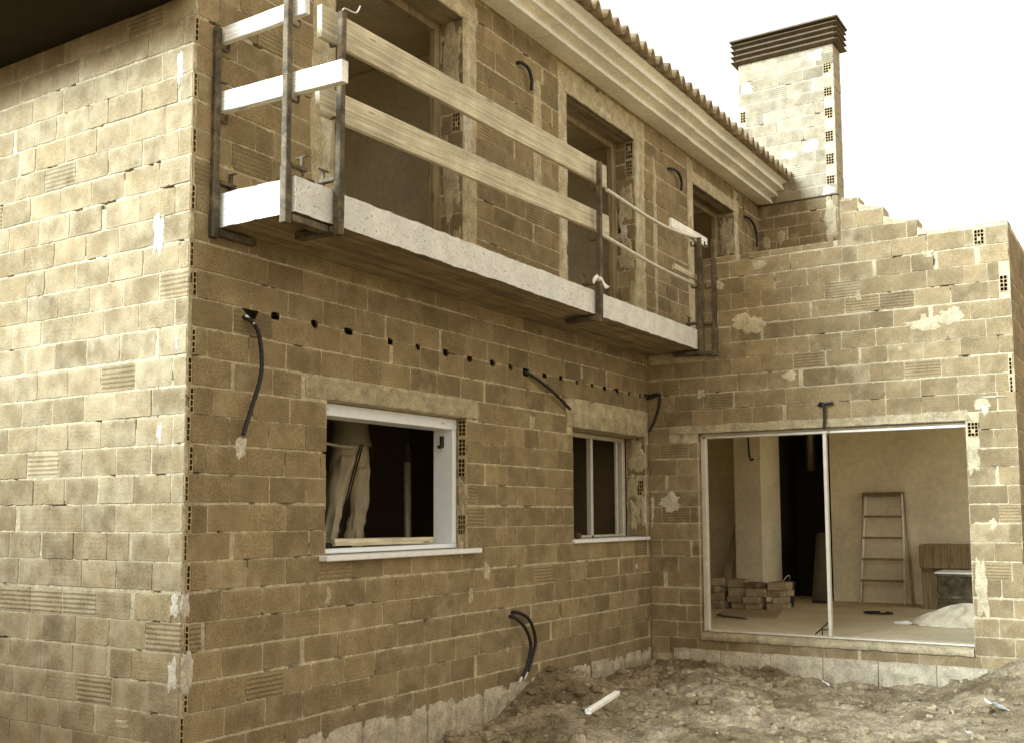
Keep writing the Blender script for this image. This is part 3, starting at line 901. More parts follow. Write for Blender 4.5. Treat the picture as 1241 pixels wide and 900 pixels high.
mb = MB()
for k in range(260):
    x = random.uniform(2.2, 6.2); y = random.uniform(-4.3, -.1)
    r = min(.028, .006*random.paretovariate(1.7))
    clod(mb, (x, y, gh(x, y)+r*.3), r, k*.71)
for k in range(60):
    x = random.uniform(2.4, 6.1); y = random.uniform(-4.2, -.15); w = random.uniform(.012,.04)
    mb.box((-w,-w*.7,-w*.5), (w,w*.7,w*.5), 0, Matrix.Translation((x,y,gh(x,y)+w*.3)) @ Matrix.Rotation(random.uniform(0,3),4,'Z') @ Matrix.Rotation(random.uniform(-.6,.6),4,'X'), w*.15)
tag(mb.build('pebbles', M['lintel']), 'pale mortar crumbs and pebbles on the earth', None, None, 'stuff')
# ------------------------------------------------------------------ GUARD RAIL
def plank(name, p0, p1, h, th, mat, label, group=None, bend=0., up=(0,0,1)):
    p0, p1 = V(p0), V(p1); L = (p1-p0).length
    mb = MB(); n = 14; G = []
    rings = []
    for k in range(n+1):
        x = L*k/n; w = bend*math.sin(PI*k/n)
        s = 1+.02*noise.noise(V((x*2, p0.x, 1)))
        hh, tt = h/2*s, th/2
        e = .004
        pr = [(-tt,-hh+e),(-tt+e,-hh),(tt-e,-hh),(tt,-hh+e),(tt,hh-e),(tt-e,hh),(-tt+e,hh),(-tt,hh-e)]
        jx = random.uniform(-.004,.004) if k in (0,n) else 0
        rings.append([(x+jx+(random.uniform(-.006,.006) if k in (0,n) else 0), y, z+w+.002*noise.noise(V((x*5,z,y)))) for y, z in pr])
    mb.loft(rings, 0, False)
    o = mb.build(name, mat)
    d = (p1-p0).normalized(); u = V(up); sd = u.cross(d).normalized(); u = d.cross(sd)
    o.matrix_world = Matrix.Translation(p0) @ Matrix((d, sd, u)).transposed().to_4x4()
    return tag(o, label, 'plank', group)
G_PL = 'guard rail planks along the balcony'
plank('guard_plank', (.43,-.595,4.50), (4.16,-.595,4.57), .205, .035, M['plank'], 'upper long pine guard plank along the balcony front, running past both tall door openings', G_PL)
plank('guard_plank', (.42,-.595,4.015), (4.20,-.595,4.13), .185, .035, M['plank'], 'lower long grainy pine guard plank along the balcony front', G_PL)
plank('guard_plank', (.225,-.0,4.47), (.225,-.69,4.48), .10, .04, M['plank_pale'], 'short white guard plank, topmost across the end of the balcony', G_PL)  # paler wood colour than the long front planks
plank('guard_plank', (.226,.04,4.05), (.226,-.98,4.02), .125, .055, M['plank_pale'], 'thick pale guard plank at mid height across the balcony end, overshooting the corner post', G_PL)
plank('guard_plank', (5.6,-.60,4.50), (6.55,-.60,4.50), .10, .03, M['plank_pale'], 'short pale guard plank at the far balcony end beside the wing wall, upper of two', G_PL)
plank('guard_plank', (5.65,-.60,4.06), (6.40,-.60,4.05), .06, .03, M['plank'], 'narrow guard lath at the far balcony end, below the short pale plank', G_PL)
for pts, lab in (([(4.12,-.63,4.44),(5.1,-.63,4.40),(5.7,-.63,4.42),(6.2,-.63,4.47)], 'upper thin sagging tube rail at the far half of the balcony'), ([(4.0,-.63,4.01),(5.1,-.63,3.96),(6.2,-.63,3.95)], 'lower thin tube rail at the far half of the balcony')):
    mb = MB(); mb.tube(pts, .017, 10); o = mb.build('rail_tube', M['alu'], loc=pts[0]); tag(o, lab, 'rail', 'tube rails on the balcony')

def post(x, y, ztop, out, lab, lean=0., hook=False):
    """rusty clamp post: upright tube, lower jaw under the slab, upper jaw on it, and hooks for the planks"""
    r = thing('guard_post', lab, 'guard post', (x, y, 3.2), 'rusty clamp posts of the guard rail')
    o = V(out); sd = V((-o.y, o.x, 0))
    mb = MB(); w = .021
    mt = Matrix(((sd.x,o.x,0,x),(sd.y,o.y,0,y),(0,0,1,0),(0,0,0,1)))
    sh = Matrix.Identity(4); sh[0][2] = lean; 
    mt = mt @ Matrix.Translation((0,0,3.46)) @ sh @ Matrix.Translation((0,0,-3.46))
    mb.box((-w,-w,3.455), (w,w,ztop), 0, mt, .004)
    mb.build('upright', M['rust'], r)
    mb = MB(); mb.box((-w-.004,-w-.004,3.20), (w+.004,w+.004,3.53), 0, mt, .004); mb.build('sleeve', M['rust'], r)
    mb = MB(); mb.box((-.035,-.32,3.215), (.035,-w-.004,3.255), 0, mt, .003); mb.build('lower_jaw', M['rust'], r)
    mb = MB(); mb.box((-.02,-.16,3.535), (.02,-w,3.56), 0, mt, .003); mb.tube([mt @ V((0,-.13,3.62)), mt @ V((0,-.13,3.50))], .012, 8, sub=1)
    mb.tube([mt @ V((-.05,-.13,3.62)), mt @ V((.05,-.13,3.62))], .007, 6, sub=1); mb.build('clamp_screw', M['rust'], r)
    for z in (3.93, 4.38):
        mb = MB(); mb.tube([mt @ V((0,-w+.004,z)), mt @ V((0,-w-.045,z)), mt @ V((0,-w-.07,z+.01)), mt @ V((0,-w-.072,z+.05))], .009, 8)
        mb.build('hook', M['rust'], r)
    if hook:
        mb = MB(); p = mt @ V((0,0,ztop)); mb.tube([p, p+V((.02,0,.03)), p+V((.1,-.02,.03)), p+V((.14,-.02,.09))], .005, 6); mb.build('wire', M['alu'], r)
    return r
post(.165, -.015, 4.50, (-1,0,0), 'rusty clamp post at the balcony end against the house corner')
post(.165, -.60, 4.75, (-1,0,0), 'rusty clamp post on the balcony end beside its free corner')
post(.53, -.675, 4.58, (0,-1,0), 'rusty clamp post on the balcony front nearest its free corner, wire on top', hook=True, lean=.012)
post(3.87, -.675, 4.62, (0,-1,0), 'rusty clamp post in the middle of the balcony front where the planks end', lean=.02)
post(6.17, -.675, 4.46, (0,-1,0), 'rusty clamp post at the far end of the balcony front holding both tube rails')
post(6.30, -.74, 4.42, (0,-1,0), 'rusty clamp post standing against the wing wall at the far balcony end') if 0 else post(6.245, -.80, 4.44, (0,-1,0), 'thin rusty clamp post closest to the wing wall at the balcony end')
# rag tied to the middle post
mb = MB(); p = V((3.82,-.70,3.53))
rings = []
for k in range(9):
    a = k/8; c = p + V((-.10+.26*a, -.01*math.sin(9*a), .05*math.sin(PI*a)-.03*a + .025*math.sin(14*a)))
    rings.append([c + V((.0, .02*math.cos(t)*(.6+.5*math.sin(7*a)), .022*math.sin(t)*(.7+.6*math.cos(9*a)))) for t in [2*PI*j/8 for j in range(8)]])
mb.loft(rings); tag(mb.build('rag', M['tip'], loc=p), 'pale rag tied round the middle guard post of the balcony', 'rag')

# ------------------------------------------------------------------ CONDUITS
def conduit(label, runs, r=.013, tips=(), grp='black conduits hanging out of the walls'):
    loc = runs[0][0]
    mb = MB()
    for pts in runs: 
        P = catmull([V(p) for p in pts], 10)
        n = len(P)
        mb.tube(P, (lambda t, n=n: r*(1+.10*math.sin(t*n*2.2))), 10, 0, True, 1)
    o = mb.build('conduit', M['black'], loc=loc); tag(o, label, 'conduit', grp)
    for a, b in tips:
        t = MB(); t.tube([a, b], r*.72, 8, sub=1); t.build('bare_end', M['tip'], o)
    return o
conduit('long black conduit arching out of the wall near the house corner', [[(.43,.04,2.77),(.44,-.03,2.755),(.50,-.05,2.69),(.535,-.05,2.55),(.53,-.05,2.40),(.46,-.045,2.20),(.40,-.045,2.04)]], .0135, [((.425,-.022,2.775),(.47,-.052,2.725))])
conduit('straight black conduit slanting down the wall to the corner of the smaller window', [[(3.74,.04,2.80),(3.75,-.03,2.79),(4.1,-.05,2.68),(4.47,-.04,2.54)]], .0145)
conduit('black conduit hanging in the inner corner beside the smaller window', [[(6.16,-.03,2.83),(6.24,-.05,2.83),(6.245,-.14,2.84),(6.25,-.155,2.76),(6.25,-.11,2.60),(6.255,-.03,2.45)], [(6.252,.0,2.80),(6.25,-.10,2.825),(6.25,-.17,2.83)]], .014)
conduit('black conduit end looped over the lintel of the wide opening', [[(6.30,-1.86,2.62),(6.25,-1.87,2.64),(6.23,-1.91,2.62),(6.235,-1.915,2.5),(6.24,-1.905,2.38)], [(6.26,-1.85,2.62),(6.24,-1.95,2.63),(6.25,-2.0,2.635)]], .013)
conduit('pair of black conduits hanging low on the front wall above the soil', [[(3.46,.04,.70),(3.47,-.04,.70),(3.60,-.07,.60),(3.69,-.07,.44),(3.64,-.06,.27),(3.56,-.06,.19)], [(3.50,.04,.72),(3.51,-.04,.74),(3.70,-.05,.66),(3.80,-.05,.48),(3.74,-.05,.33),(3.64,-.07,.235)]], .0145, [((3.565,-.06,.2),(3.52,-.055,.155)), ((3.655,-.06,.235),(3.60,-.055,.17))])
conduit('curved black conduit high on the wall between the first two balcony doors', [[(3.62,.04,5.56),(3.63,-.03,5.58),(3.74,-.05,5.56),(3.80,-.05,5.47),(3.79,-.05,5.38)]], .016)
conduit('curved black conduit high on the wall between the middle and the last balcony door', [[(6.93,.04,5.53),(6.95,-.03,5.55),(7.12,-.05,5.55),(7.22,-.05,5.47),(7.21,-.05,5.36)]], .016)
conduit('black conduit on the narrow wall beside the chimney', [[(9.5,.04,5.60),(9.52,-.03,5.60),(9.72,-.05,5.56),(9.86,-.05,5.42),(9.86,-.05,5.26)]], .017)
conduit('black conduit hanging inside the wing room in front of the plastered pier', [[(9.9,.16,3.27),(9.9,.16,2.7),(9.9,.15,2.4),(9.88,.12,2.3),(9.88,.08,2.32)]], .012)

# ------------------------------------------------------------------ SITE CLUTTER
# timber batten on the soil
zb = gh(3.2,-1.0)
plank('timber_offcut', (2.86,-1.06,.115), (3.50,-.98,.15), .035, .045, M['plank_pale'], 'pale sawn timber offcut lying on the dug earth', None)['category'] = 'timber'
# paper scraps
def scrap(x, y, s, lab, rz=0.):
    mb = MB(); G = {}; z = gh(x, y)+.02
    for a in range(6):
        for b in range(6):
            u, v = (a-2.5)/5*s, (b-2.5)/5*s*.7
            G[a,b] = mb.vert((x+u*math.cos(rz)-v*math.sin(rz), y+u*math.sin(rz)+v*math.cos(rz), z+.35*abs(u)*math.sin(3*v/s+1)+.5*s*max(0,v/s+.1)+.012*noise.noise(V((u*30,v*30,x)))))
    for a in range(5):
        for b in range(5): mb.face([G[a,b],G[a+1,b],G[a+1,b+1],G[a,b+1]], 0, False)
    o = mb.build('paper_scrap', M['white'], loc=(x,y,z)); md = o.modifiers.new('t','SOLIDIFY'); md.thickness = .003
    return tag(o, lab, 'litter', 'paper scraps on the soil')
scrap(5.05,-3.52,.17, 'largest crumpled white paper scrap, on the soil by the corner of the wing', .6)
scrap(5.95,-1.93,.09, 'small white paper scrap at the foot of the foundation under the wide opening', .3)
scrap(4.2,-3.45,.06, 'tiny white paper scrap near the right edge of the earth', 1.0)
# plank lying on the white window sill, and stick of timber
plank('board', (1.42,.17,1.372), (2.56,.17,1.362), .05, .09, M['plank'], 'sawn board lying inside the white window frame on its sill')['category'] = 'board'
# rubble on the smaller window sill
for k, (x, lab) in enumerate(((4.72,'broken brick lump on the sill of the smaller window, left of the two'), (4.95,'dark mortar lump on the sill of the smaller window by its mullion'))):
    mb = MB(); clod(mb, (x,.15,1.352), .045, 3.3*k+1); tag(mb.build('rubble_lump', M['void'], loc=(x,.15,1.322)), lab, 'rubble')

# telescopic steel prop and leaning boards in the dark room
pr = thing('steel_prop', 'telescopic steel prop standing in the dark room behind the white window', 'prop', (3.35,1.0,.35))
mb = MB(); mb.tube([(3.37,1.0,.36),(3.345,1.0,2.1)], .032, 12, sub=1); mb.build('outer_tube', M['alu'], pr)
mb = MB(); mb.tube([(3.345,1.0,2.05),(3.33,1.0,3.26)], .025, 12, sub=1); mb.build('inner_tube', M['rust'], pr)
mb = MB(); mb.tube([(3.347,1.0,2.03),(3.344,1.0,2.12)], .042, 12, sub=1); mb.tube([(3.30,.96,2.06),(3.40,1.04,2.06)], .008, 8, sub=1); mb.build('collar', M['rust'], pr)
mb = MB(); mb.box((3.31,.94,.35), (3.43,1.06,.358)); mb.build('base_plate', M['rust'], pr)
plank('leaning_board', (2.95,2.0,.36), (3.42,2.2,2.7), .2, .03, M['int_dark'], 'dark board leaning in the room behind the white window', up=(1,0,0))['category'] = 'board'
plank('leaning_board', (5.5,1.5,.36), (5.85,1.9,2.2), .25, .03, M['jamb_wood'], 'taller board leaning in the room behind the smaller window', up=(1,0,0))['category'] = 'board'
plank('leaning_board', (5.2,1.3,.36), (5.42,1.5,1.75), .22, .03, M['jamb_wood'], 'shorter board leaning in the room behind the smaller window', up=(1,0,0))['category'] = 'board'

# trestle platform the worker stands on
tr = thing('work_platform', 'dark trestle platform in the room behind the white window', 'platform', (2.3,1.1,.35))
mb = MB(); mb.box((1.35,.80,1.10), (3.0,1.35,1.145), 0, None, .006); mb.build('deck', M['jamb_wood'], tr)
for x in (1.5, 2.85):
    for y in (.86, 1.29):
        mb = MB(); mb.tube([(x,y,.352),(x+(.0),y,1.10)], .025, 8, sub=1); mb.build('leg', M['rust'], tr)

# ------------------------------------------------------------------ PERSON
def person():
    bx, by_, bz = 2.60, 1.02, 1.147
    r = thing('person', 'worker in pale striped trousers and loose shirt, standing inside the white window', 'person', (bx, by_, bz))
    B = V((bx, by_, bz))
    def ell(c, a, b, n=20, wr=0., sd=0.):
        return [B + V(c) + V((a*math.cos(t)*(1+wr*noise.noise(V((math.cos(t)*2+sd, math.sin(t)*2, c[2]*4)))), b*math.sin(t)*(1+wr*noise.noise(V((math.cos(t)*2+sd+9, math.sin(t)*2, c[2]*4)))), 0)) for t in [2*PI*k/n for k in range(n)]]
    skin = mat_plain('skin', (.42,.28,.16), .6, 0, .06, 20, .3)
    cloth = mat_plain('pale_work_cotton', (.58,.47,.29), .95, 0, .12, 5, .1, .5)
    dark = mat_plain('dark_stripe', (.03,.022,.012), .9)
    shirtm = mat_plain('dusty_shirt_cotton', (.30,.24,.145), .95, 0, .15, 5, .1, .5)
    shoe = mat_plain('dusty_shoe', (.10,.07,.04), .8)
    # continuous body: skin modifier over a joint skeleton, arms raised to the ceiling
    J = {'pel':(0,0,.93,.12), 'sp':(0,.0,1.12,.115), 'ch':(.0,0,1.32,.13), 'nk':(0,0,1.49,.055), 'hd0':(0,-.02,1.57,.07), 'hd':(0,-.03,1.66,.088), 'hd2':(0,-.02,1.74,.07),
         'hl':(-.10,0,.88,.085), 'kl':(-.19,-.02,.48,.058), 'al':(-.27,.03,.08,.04), 'tl':(-.29,-.15,.035,.035),
         'hr':(.10,0,.88,.085), 'kr':(.11,-.03,.48,.058), 'ar':(.06,.04,.08,.04), 'tr':(.07,-.14,.035,.035),
         'sl':(-.18,0,1.40,.06), 'el':(-.36,-.08,1.52,.042), 'wl':(-.30,-.2,1.70,.03), 'pl':(-.28,-.24,1.77,.03),
         'sr':(.18,0,1.40,.06), 'er':(.34,-.10,1.50,.042), 'wr':(.28,-.22,1.70,.03), 'pr':(.26,-.25,1.77,.03)}
    E = [('pel','sp'),('sp','ch'),('ch','nk'),('nk','hd0'),('hd0','hd'),('hd','hd2'),('pel','hl'),('hl','kl'),('kl','al'),('al','tl'),('pel','hr'),('hr','kr'),('kr','ar'),('ar','tr'),
         ('ch','sl'),('sl','el'),('el','wl'),('wl','pl'),('ch','sr'),('sr','er'),('er','wr'),('wr','pr')]
    for s in 'lr':
        p = J['p'+s]; sg = -1 if s == 'l' else 1
        for k in range(4):
            ox = (k-1.5)*.019; ln = (.062,.075,.080,.068)[k]
            a = 'f%s%d' % (s, k); J[a] = (p[0]+ox, p[1]-.01, p[2]+.03, .0095); J[a+'m'] = (p[0]+ox*1.15, p[1]-.03, p[2]+.03+ln*.55, .0088); J[a+'t'] = (p[0]+ox*1.2, p[1]-.055, p[2]+.03+ln*.85, .008)
            E += [('p'+s, a), (a, a+'m'), (a+'m', a+'t')]
        a = 't%s0' % s; J[a] = (p[0]-sg*.035, p[1]-.015, p[2]-.005, .011); J[a+'t'] = (p[0]-sg*.05, p[1]-.04, p[2]+.035, .009); E += [('p'+s, a), (a, a+'t')]
    keys = list(J)
    me = bpy.data.meshes.new('body'); me.from_pydata([J[k][:3] for k in keys], [(keys.index(a), keys.index(b)) for a, b in E], [])
    o = bpy.data.objects.new('body', me); COL.objects.link(o); o.parent = r
    o.modifiers.new('skin', 'SKIN')
    for k, sv in zip(keys, me.skin_vertices[0].data): sv.radius = (J[k][3], J[k][3]); sv.use_root = (k == 'pel')
    ss = o.modifiers.new('sub', 'SUBSURF'); ss.levels = 2; ss.render_levels = 2
    me.materials.append(skin)
    # trousers: pelvis and two tapering wrinkled legs
    mb = MB()
    mb.loft([ell((0,.0,z), a, b, 24, .06, 3) for z, a, b in ((.80,.165,.125),(.88,.185,.14),(.96,.175,.132),(1.03,.155,.118),(1.06,.158,.12))])
    for sg, hx, kx, ax in ((-1,-.085,-.19,-.275), (1,.085,.10,.04)):
        R = []
        for k in range(41):
            t = k/40; z = .90-.86*t
            x = hx+(kx-hx)*(t/.5) if t < .5 else kx+(ax-kx)*((t-.5)/.5)
            fold = 1+.075*math.sin(t*31+sg*2+2*math.sin(t*9))*min(1,t*2.5)
            a = (.102-.040*min(1,t*1.6)+.028*max(0,(t-.6)/.4))*fold; b = (.115-.052*min(1,t*1.5)+.03*max(0,(t-.6)/.4))*fold
            R.append(ell((x, -.015*math.sin(PI*t)+.02*t, z), a, b, 36, .34+.22*t, sg*5))
        mb.loft(R)
    tro = mb.build('trousers', cloth, r)
    mb = MB()
    for off in (0., .03):
        pts = []
        for k in range(14):
            t = k/13; z = 1.0-.93*t
            x = -.05-.14*(t/.5)*.8 if t < .5 else -.162-.10*((t-.5)/.5)
            pts.append(B+V((x+off+.0, -.155+.085*min(1,t*1.4)-.022*max(0,(t-.6)/.4)+.0, z)))
        mb.tube(pts, .006, 6, sub=2)
    mb.build('stripe', dark, tro)
    mb = MB()
    mb.loft([ell((0,.0,z), a, b, 24, .10, 7) for z, a, b in ((.985,.20,.155),(1.0,.205,.16),(1.06,.185,.14),(1.15,.17,.128),(1.28,.19,.135),(1.38,.20,.125),(1.45,.14,.09),(1.49,.075,.07))])
    for s, sg in (('l',-1),('r',1)):
        mb.tube([B+V(J['s'+s][:3])-V((sg*.03,0,0)), B+V(J['s'+s][:3]).lerp(V(J['e'+s][:3]),.5), B+V(J['e'+s][:3])], lambda t: .078-.02*t, 12)
    mb.build('shirt', shirtm, r)
    for s in 'lr':
        mb = MB(); a = V(J['a'+s][:3]); 
        mb.loft([[B+V((a.x+w*math.cos(t), a.y+.06-.28*q, .004+hh*(.5+.5*math.sin(t)))) for t in [2*PI*k/12 for k in range(12)]] for q, w, hh in ((0,.03,.07),(.1,.042,.09),(.35,.045,.09),(.6,.046,.065),(.9,.042,.05),(1.,.02,.03))])
        mb.build('shoe', shoe, r)
    # hair and face
    H = B+V((0,-.025,1.66))
    mb = MB(); mb.loft([[H+V((.092*math.sin(a)*math.cos(t), .022+.10*math.sin(a)*math.sin(t), .115*math.cos(a)+.01)) for t in [2*PI*k/16 for k in range(16)]] for a in [PI*.08*q+.02 for q in range(7)]]); mb.build('hair', dark, r)
    for sg in (-1,1):
        mb = MB(); clod(mb, H+V((sg*.032,-.083,.0)), .011, 1); mb.build('eye', M['black'], r)
        mb = MB(); clod(mb, H+V((sg*.088,.0,-.01)), .025, 2); mb.build('ear', skin, r)
    mb = MB(); mb.loft([[H+V((.006*w*math.cos(t), -.085-d, z+.004*math.sin(t))) for t in [2*PI*k/8 for k in range(8)]] for z, w, d in ((.005,1,.0),(-.02,1.8,.014),(-.035,2.2,.016),(-.042,1.5,.0))]); mb.build('nose', skin, r)
    mb = MB(); mb.box(tuple(H+V((-.024,-.088,-.064))), tuple(H+V((.024,-.078,-.056))), 0, None, .003); mb.build('mouth', mat_plain('lip', (.25,.13,.08)), r)
    return r
person()
mb = MB()
for a, (x, y, z, r_) in enumerate(((1.32,.16,1.325,.05),(1.42,.2,1.33,.06),(1.55,.24,1.34,.055),(1.68,.26,1.335,.05))): clod(mb, (x, y, z), r_, a*2.1)
tag(mb.build('dark_cloth', M['black'], loc=(1.4,.2,1.31)), 'crumpled black cloth at the left end of the white window sill', 'cloth')
plank('wooden_stick', (1.9,.75,2.12), (2.42,.85,2.10), .02, .02, M['plank'], 'thin pale stick held level behind the left edge of the white window')['category'] = 'stick'

# ------------------------------------------------------------------ WING ROOM CONTENTS
ld = thing('step_ladder', 'old wooden step ladder folded against the plastered back wall', 'ladder', (10.5,-1.45,.35))
def lp(y, z, x): return V((x, y, z))
for sg, nm in ((1,0),(-1,0)):
    yb, yt = -1.45+sg*.29, -1.45+sg*.235
    mb = MB(); mb.tube([lp(yb+.0,.36,10.42), lp(yt,1.83,10.66)], .02, 6, sub=1); mb.build('stile', M['plank_pale'], ld)
    mb = MB(); mb.tube([lp(yb+sg*.045,.36,10.66), lp(yt+sg*.035,1.83,10.70)], .018, 6, sub=1); mb.build('rear_leg', M['plank'], ld)
for k in range(5):
    z = .66+.285*k; t = (z-.36)/1.47; x = 10.42+.24*t; w = .29-.055*t
    mb = MB(); mb.box((x-.03,-1.45-w,z-.014), (x+.05,-1.45+w,z+.014), 0, None, .004); mb.build('tread', M['jamb_wood'], ld)
mb = MB(); mb.box((10.60,-1.72,1.82), (10.74,-1.18,1.845), 0, None, .004); mb.build('top_cap', M['jamb_wood'], ld)
# bundle of thin slats leaning in the corner beside the pier
G_SL = 'slats leaning beside the pier'
slm = M['plank']
for k in range(5):
    y = .50+.035*k
    o = plank('slat', (9.75+.03*k, y-.02, .36), (10.68, y+.06-.012*k, 1.55-.03*k), .03, .014, M['plank'], 'thin wooden slat in the bundle leaning beside the plastered pier', G_SL, up=(0,1,0)); o['category'] = 'slat'
# piles of ceramic blocks
bm_ = mat_plain('dusty_floor_block', (.40,.31,.18), .95, 0, .25, 9, .1, .6); bm2 = mat_plain('dark_floor_block', (.20,.15,.08), .95, 0, .25, 9, .1, .6)
def block_mesh(L, W, H, m):
    mb = MB(); mb.box((-L/2,-W/2,0), (L/2,W/2,H), 0, None, .008)
    mb.v = [tuple(V(p)+V((noise.noise(V(p)*9+V((L*40,0,0))), noise.noise(V(p)*9+V((0,7,H*40))), .3*noise.noise(V(p)*9)))*.018) for p in mb.v]
    return mb.build('ceramic_block', [m, M['void']])
protos = [block_mesh(.30,.25,.10,bm_), block_mesh(.32,.22,.08,bm_), block_mesh(.28,.20,.07,bm2)]
used = set()
def put_block(i, x, y, z, rz, lab):
    if i in used: o = protos[i].copy(); COL.objects.link(o)
    else: o = protos[i]; used.add(i)
    o.location = (x, y, z); o.rotation_euler = (0, 0, rz)
    tag(o, lab, 'block', 'ceramic blocks piled on the wing room floor'); return o
LB = 'dusty ceramic block, %s pile before the pier, %s'
pos = ['lowest in it', 'second from the floor', 'third from the floor', 'fourth from the floor', 'on top of it']
for pi, (x, y, nm, seq) in enumerate(((8.95,.30,'leftmost',[0,0,1,0]), (9.05,.02,'second',[1,1,0,0]), (9.0,-.22,'third',[1,1,0,2,2][:4]), (9.1,-.50,'rightmost',[1,1,1,0]))):
    z = .35
    for k, i in enumerate(seq):
        H = (.10,.08,.07)[i]
        put_block(i, x+random.uniform(-.04,.04), y+random.uniform(-.02,.02), z, random.uniform(-.35,.35), LB % (nm, 'on top of it' if k == len(seq)-1 else pos[k])); z += H+.002
for k in range(3): put_block(1, 9.3, .60+.0*k, .35+.083*k, .1*k-.1, 'dusty ceramic block under the leaning slats, ' + ('lowest','middle','topmost')[k])
# sheet of board lying on the floor
mb = MB(); mb.box((7.75,-.75,.352), (8.65,-.05,.364), 0, Matrix.Translation((8.2,-.4,0)) @ Matrix.Rotation(.25,4,'Z') @ Matrix.Translation((-8.2,.4,0))); tag(mb.build('floor_sheet', mat_plain('hardboard', (.36,.27,.15), .8)), 'thin hardboard sheet lying on the floor in front of the block piles', 'sheet')
mb = MB(); mb.tube([(7.5,-.62,.375),(7.75,-.2,.372),(8.0,-.12,.372)], .012, 8); tag(mb.build('steel_rod', M['rust']), 'dark bent steel rod on the floor just inside the opening', 'rod')
# bucket behind the blocks and roll leaning in the niche
bk = thing('bucket', 'black bucket at the edge of the dark niche behind the blocks', 'bucket', (9.55,-.42,.35))
mb = MB(); n = 20; mb.loft([[V((9.55+rr*math.cos(t), -.42+rr*math.sin(t), z)) for t in [2*PI*k/n for k in range(n)]] for rr, z in ((.10,.352),(.13,.66),(.137,.66),(.137,.675),(.126,.675),(.09,.37))], 0, False); mb.build('shell', M['black'], bk)
mb = MB(); mb.tube([(9.55+.137*math.cos(t), -.42-.05*math.sin(t), .655+.10*math.sin(t)) for t in [PI*k/10 for k in range(11)]], .006, 6, sub=1); mb.build('handle', M['alu'], bk)
mb = MB(); 
mb.tube([(10.25,-.66,.36),(10.75,-.60,1.25)], .10, 18, sub=1); tag(mb.build('material_roll', mat_plain('dark_roofing_felt', (.10,.075,.04), .9)), 'dark roll of felt leaning in the fireplace niche', 'roll')
# chest, metal drum box and sack at the right
ct = thing('tool_cabinet', 'wooden tool cabinet standing against the back wall at the right of the room', 'cabinet', (10.3,-2.4,.35))
mb = MB(); mb.box((10.1,-2.95,.35), (10.6,-2.02,.82), 0, None, .008); mb.build('body', M['jamb_wood'], ct)
mb = MB(); mb.box((10.07,-2.96,.86), (10.62,-2.0,1.16), 0, None, .01); mb.build('lid', M['jamb_wood'], ct)
mb = MB(); mb.box((10.085,-2.95,.82), (10.6,-2.02,.86)); mb.build('rail', M['rust'], ct)
cr = thing('site_crate', 'dark battered steel crate in front of the wooden cabinet', 'crate', (9.0,-2.8,.35))
ds = mat_plain('battered_dark_steel', (.07,.05,.026), .85, 0, .6, 12, .15)
mb = MB(); mb.box((8.8,-3.2,.35), (9.3,-2.43,.86), 0, None, .01); mb.build('body', ds, cr)
mb = MB()
for z in (.36, .60, .85): mb.box((8.788,-3.21,z-.015), (8.80,-2.42,z+.015), 0, None, .003)
mb.build('rib', M['rust'], cr)
mb = MB(); mb.box((8.785,-3.22,.86), (9.32,-2.41,.885), 0, None, .006); mb.build('lid', M['alu'], cr)
sk = MB(); c = V((8.05,-2.72,.35)); n1, n2 = 56, 22; ids = []
for a in range(n2+1):
    t = a/n2; row = []
    for b in range(n1):
        ph = 2*PI*b/n1
        rr = math.sin(PI*min(1,t*.5+.0)) if 0 else math.cos(PI/2*t)**.7
        d = V((math.cos(ph), math.sin(ph), 0))
        k = 1+.30*noise.noise(V((d.x*1.4, d.y*1.4, t*1.5+4)))+.16*noise.noise(V((d.x*4, d.y*4, t*3)))+.06*math.sin(ph*9+t*6)*(1-t)
        row.append(sk.vert(c+V((d.x*.24*rr*k, d.y*.36*rr*k+.06*(1-t), .19*math.sin(PI/2*t)*(1-.55*d.y*rr)*k+.003))))
    ids.append(row)
for a in range(n2):
    for b in range(n1): sk.face([ids[a][b], ids[a][(b+1)%n1], ids[a+1][(b+1)%n1], ids[a+1][b]], 0, True)
sko = sk.build('sack', mat_plain('woven_plastic_sack', (.60,.50,.33), .8, 0, .15, 6, .2, .6), loc=c); tag(sko, 'slumped pale sack on the floor in front of the dark steel crate', 'sack')
mb = MB(); clod(mb, (8.0,-2.22,.365), .035, 5); [mb.v.__setitem__(i, (p[0], -2.22+(p[1]+2.22)*3, p[2])) for i, p in enumerate(list(mb.v))]; tag(mb.build('cloth_heap', M['tip']), 'little pale rag heap on the floor left of the sack', 'rag')
mb = MB(); mb.tube([(9.0+.10*math.cos(t), -1.72+.16*math.sin(t), .372) for t in [2*PI*k/14 for k in range(14)]], .013, 8); tag(mb.build('cable_coil', M['black']), 'flat coil of black cable on the floor in front of the ladder', 'coil')

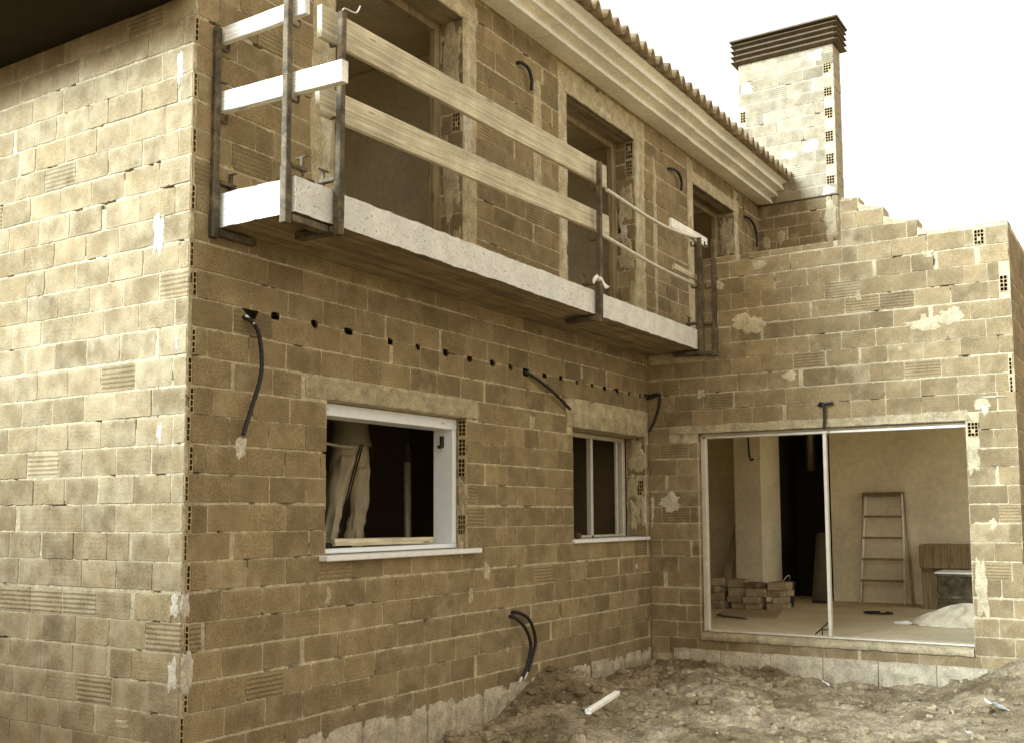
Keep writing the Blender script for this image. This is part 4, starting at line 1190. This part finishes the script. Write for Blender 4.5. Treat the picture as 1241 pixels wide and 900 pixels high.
# ------------------------------------------------------------------ LIGHT, WORLD, CAMERA
W = bpy.data.worlds.new('World'); SC.world = W; W.use_nodes = True
nt = W.node_tree; bg = nt.nodes['Background']
sky = nt.nodes.new('ShaderNodeTexSky'); sky.sky_type = 'NISHITA'; sky.sun_disc = False
SUN_EL, SUN_AZ = math.radians(23), math.radians(159)      # azimuth of the sun measured from +X towards +Y
sky.sun_elevation = SUN_EL; sky.sun_rotation = math.radians(90) - SUN_AZ
sky.dust_density = 4.; sky.air_density = 1.; sky.ozone_density = 1.
bw = nt.nodes.new('ShaderNodeRGBToBW'); nt.links.new(sky.outputs[0], bw.inputs[0])
ml = nt.nodes.new('ShaderNodeMath'); ml.operation = 'MULTIPLY_ADD'; nt.links.new(bw.outputs[0], ml.inputs[0]); ml.inputs[1].default_value = .36; ml.inputs[2].default_value = 5.
sc_ = nt.nodes.new('ShaderNodeVectorMath'); sc_.operation = 'SCALE'; sc_.inputs[0].default_value = (1.03, 1.0, .93); nt.links.new(ml.outputs[0], sc_.inputs[3])
nt.links.new(sc_.outputs[0], bg.inputs[0]); bg.inputs[1].default_value = .087

ld_ = bpy.data.lights.new('sun', 'SUN'); ld_.energy = 4.5; ld_.angle = math.radians(24); ld_.color = (.64, .81, 1.0)
so = bpy.data.objects.new('sun', ld_); COL.objects.link(so)
d = V((math.cos(SUN_EL)*math.cos(SUN_AZ), math.cos(SUN_EL)*math.sin(SUN_AZ), math.sin(SUN_EL)))
so.rotation_euler = d.to_track_quat('Z', 'Y').to_euler()

cam = bpy.data.cameras.new('camera'); co = bpy.data.objects.new('camera', cam); COL.objects.link(co)
yaw, pit, roll = math.radians(32.21), math.radians(5.046), math.radians(-.266)
F = V((math.cos(yaw)*math.cos(pit), math.sin(yaw)*math.cos(pit), math.sin(pit)))
r0 = V((math.sin(yaw), -math.cos(yaw), 0)); u0 = r0.cross(F)
Rv = r0*math.cos(roll)+u0*math.sin(roll); Uv = u0*math.cos(roll)-r0*math.sin(roll)
co.matrix_world = Matrix.Translation((-4.0457,-4.7632,1.55)) @ Matrix((Rv, Uv, -F)).transposed().to_4x4()
cam.sensor_width = 36; cam.lens = 1265.16/1241*36; cam.shift_y = 62.48/1241; cam.clip_end = 1000; cam.clip_start = .05
SC.camera = co
SC.view_settings.view_transform = 'Standard'; SC.view_settings.look = 'None'; SC.view_settings.exposure = 1.3; SC.view_settings.gamma = 1.
SC.render.engine = 'CYCLES'
SC.cycles.max_bounces = 8; SC.cycles.diffuse_bounces = 5
SC.cycles.use_denoising = True
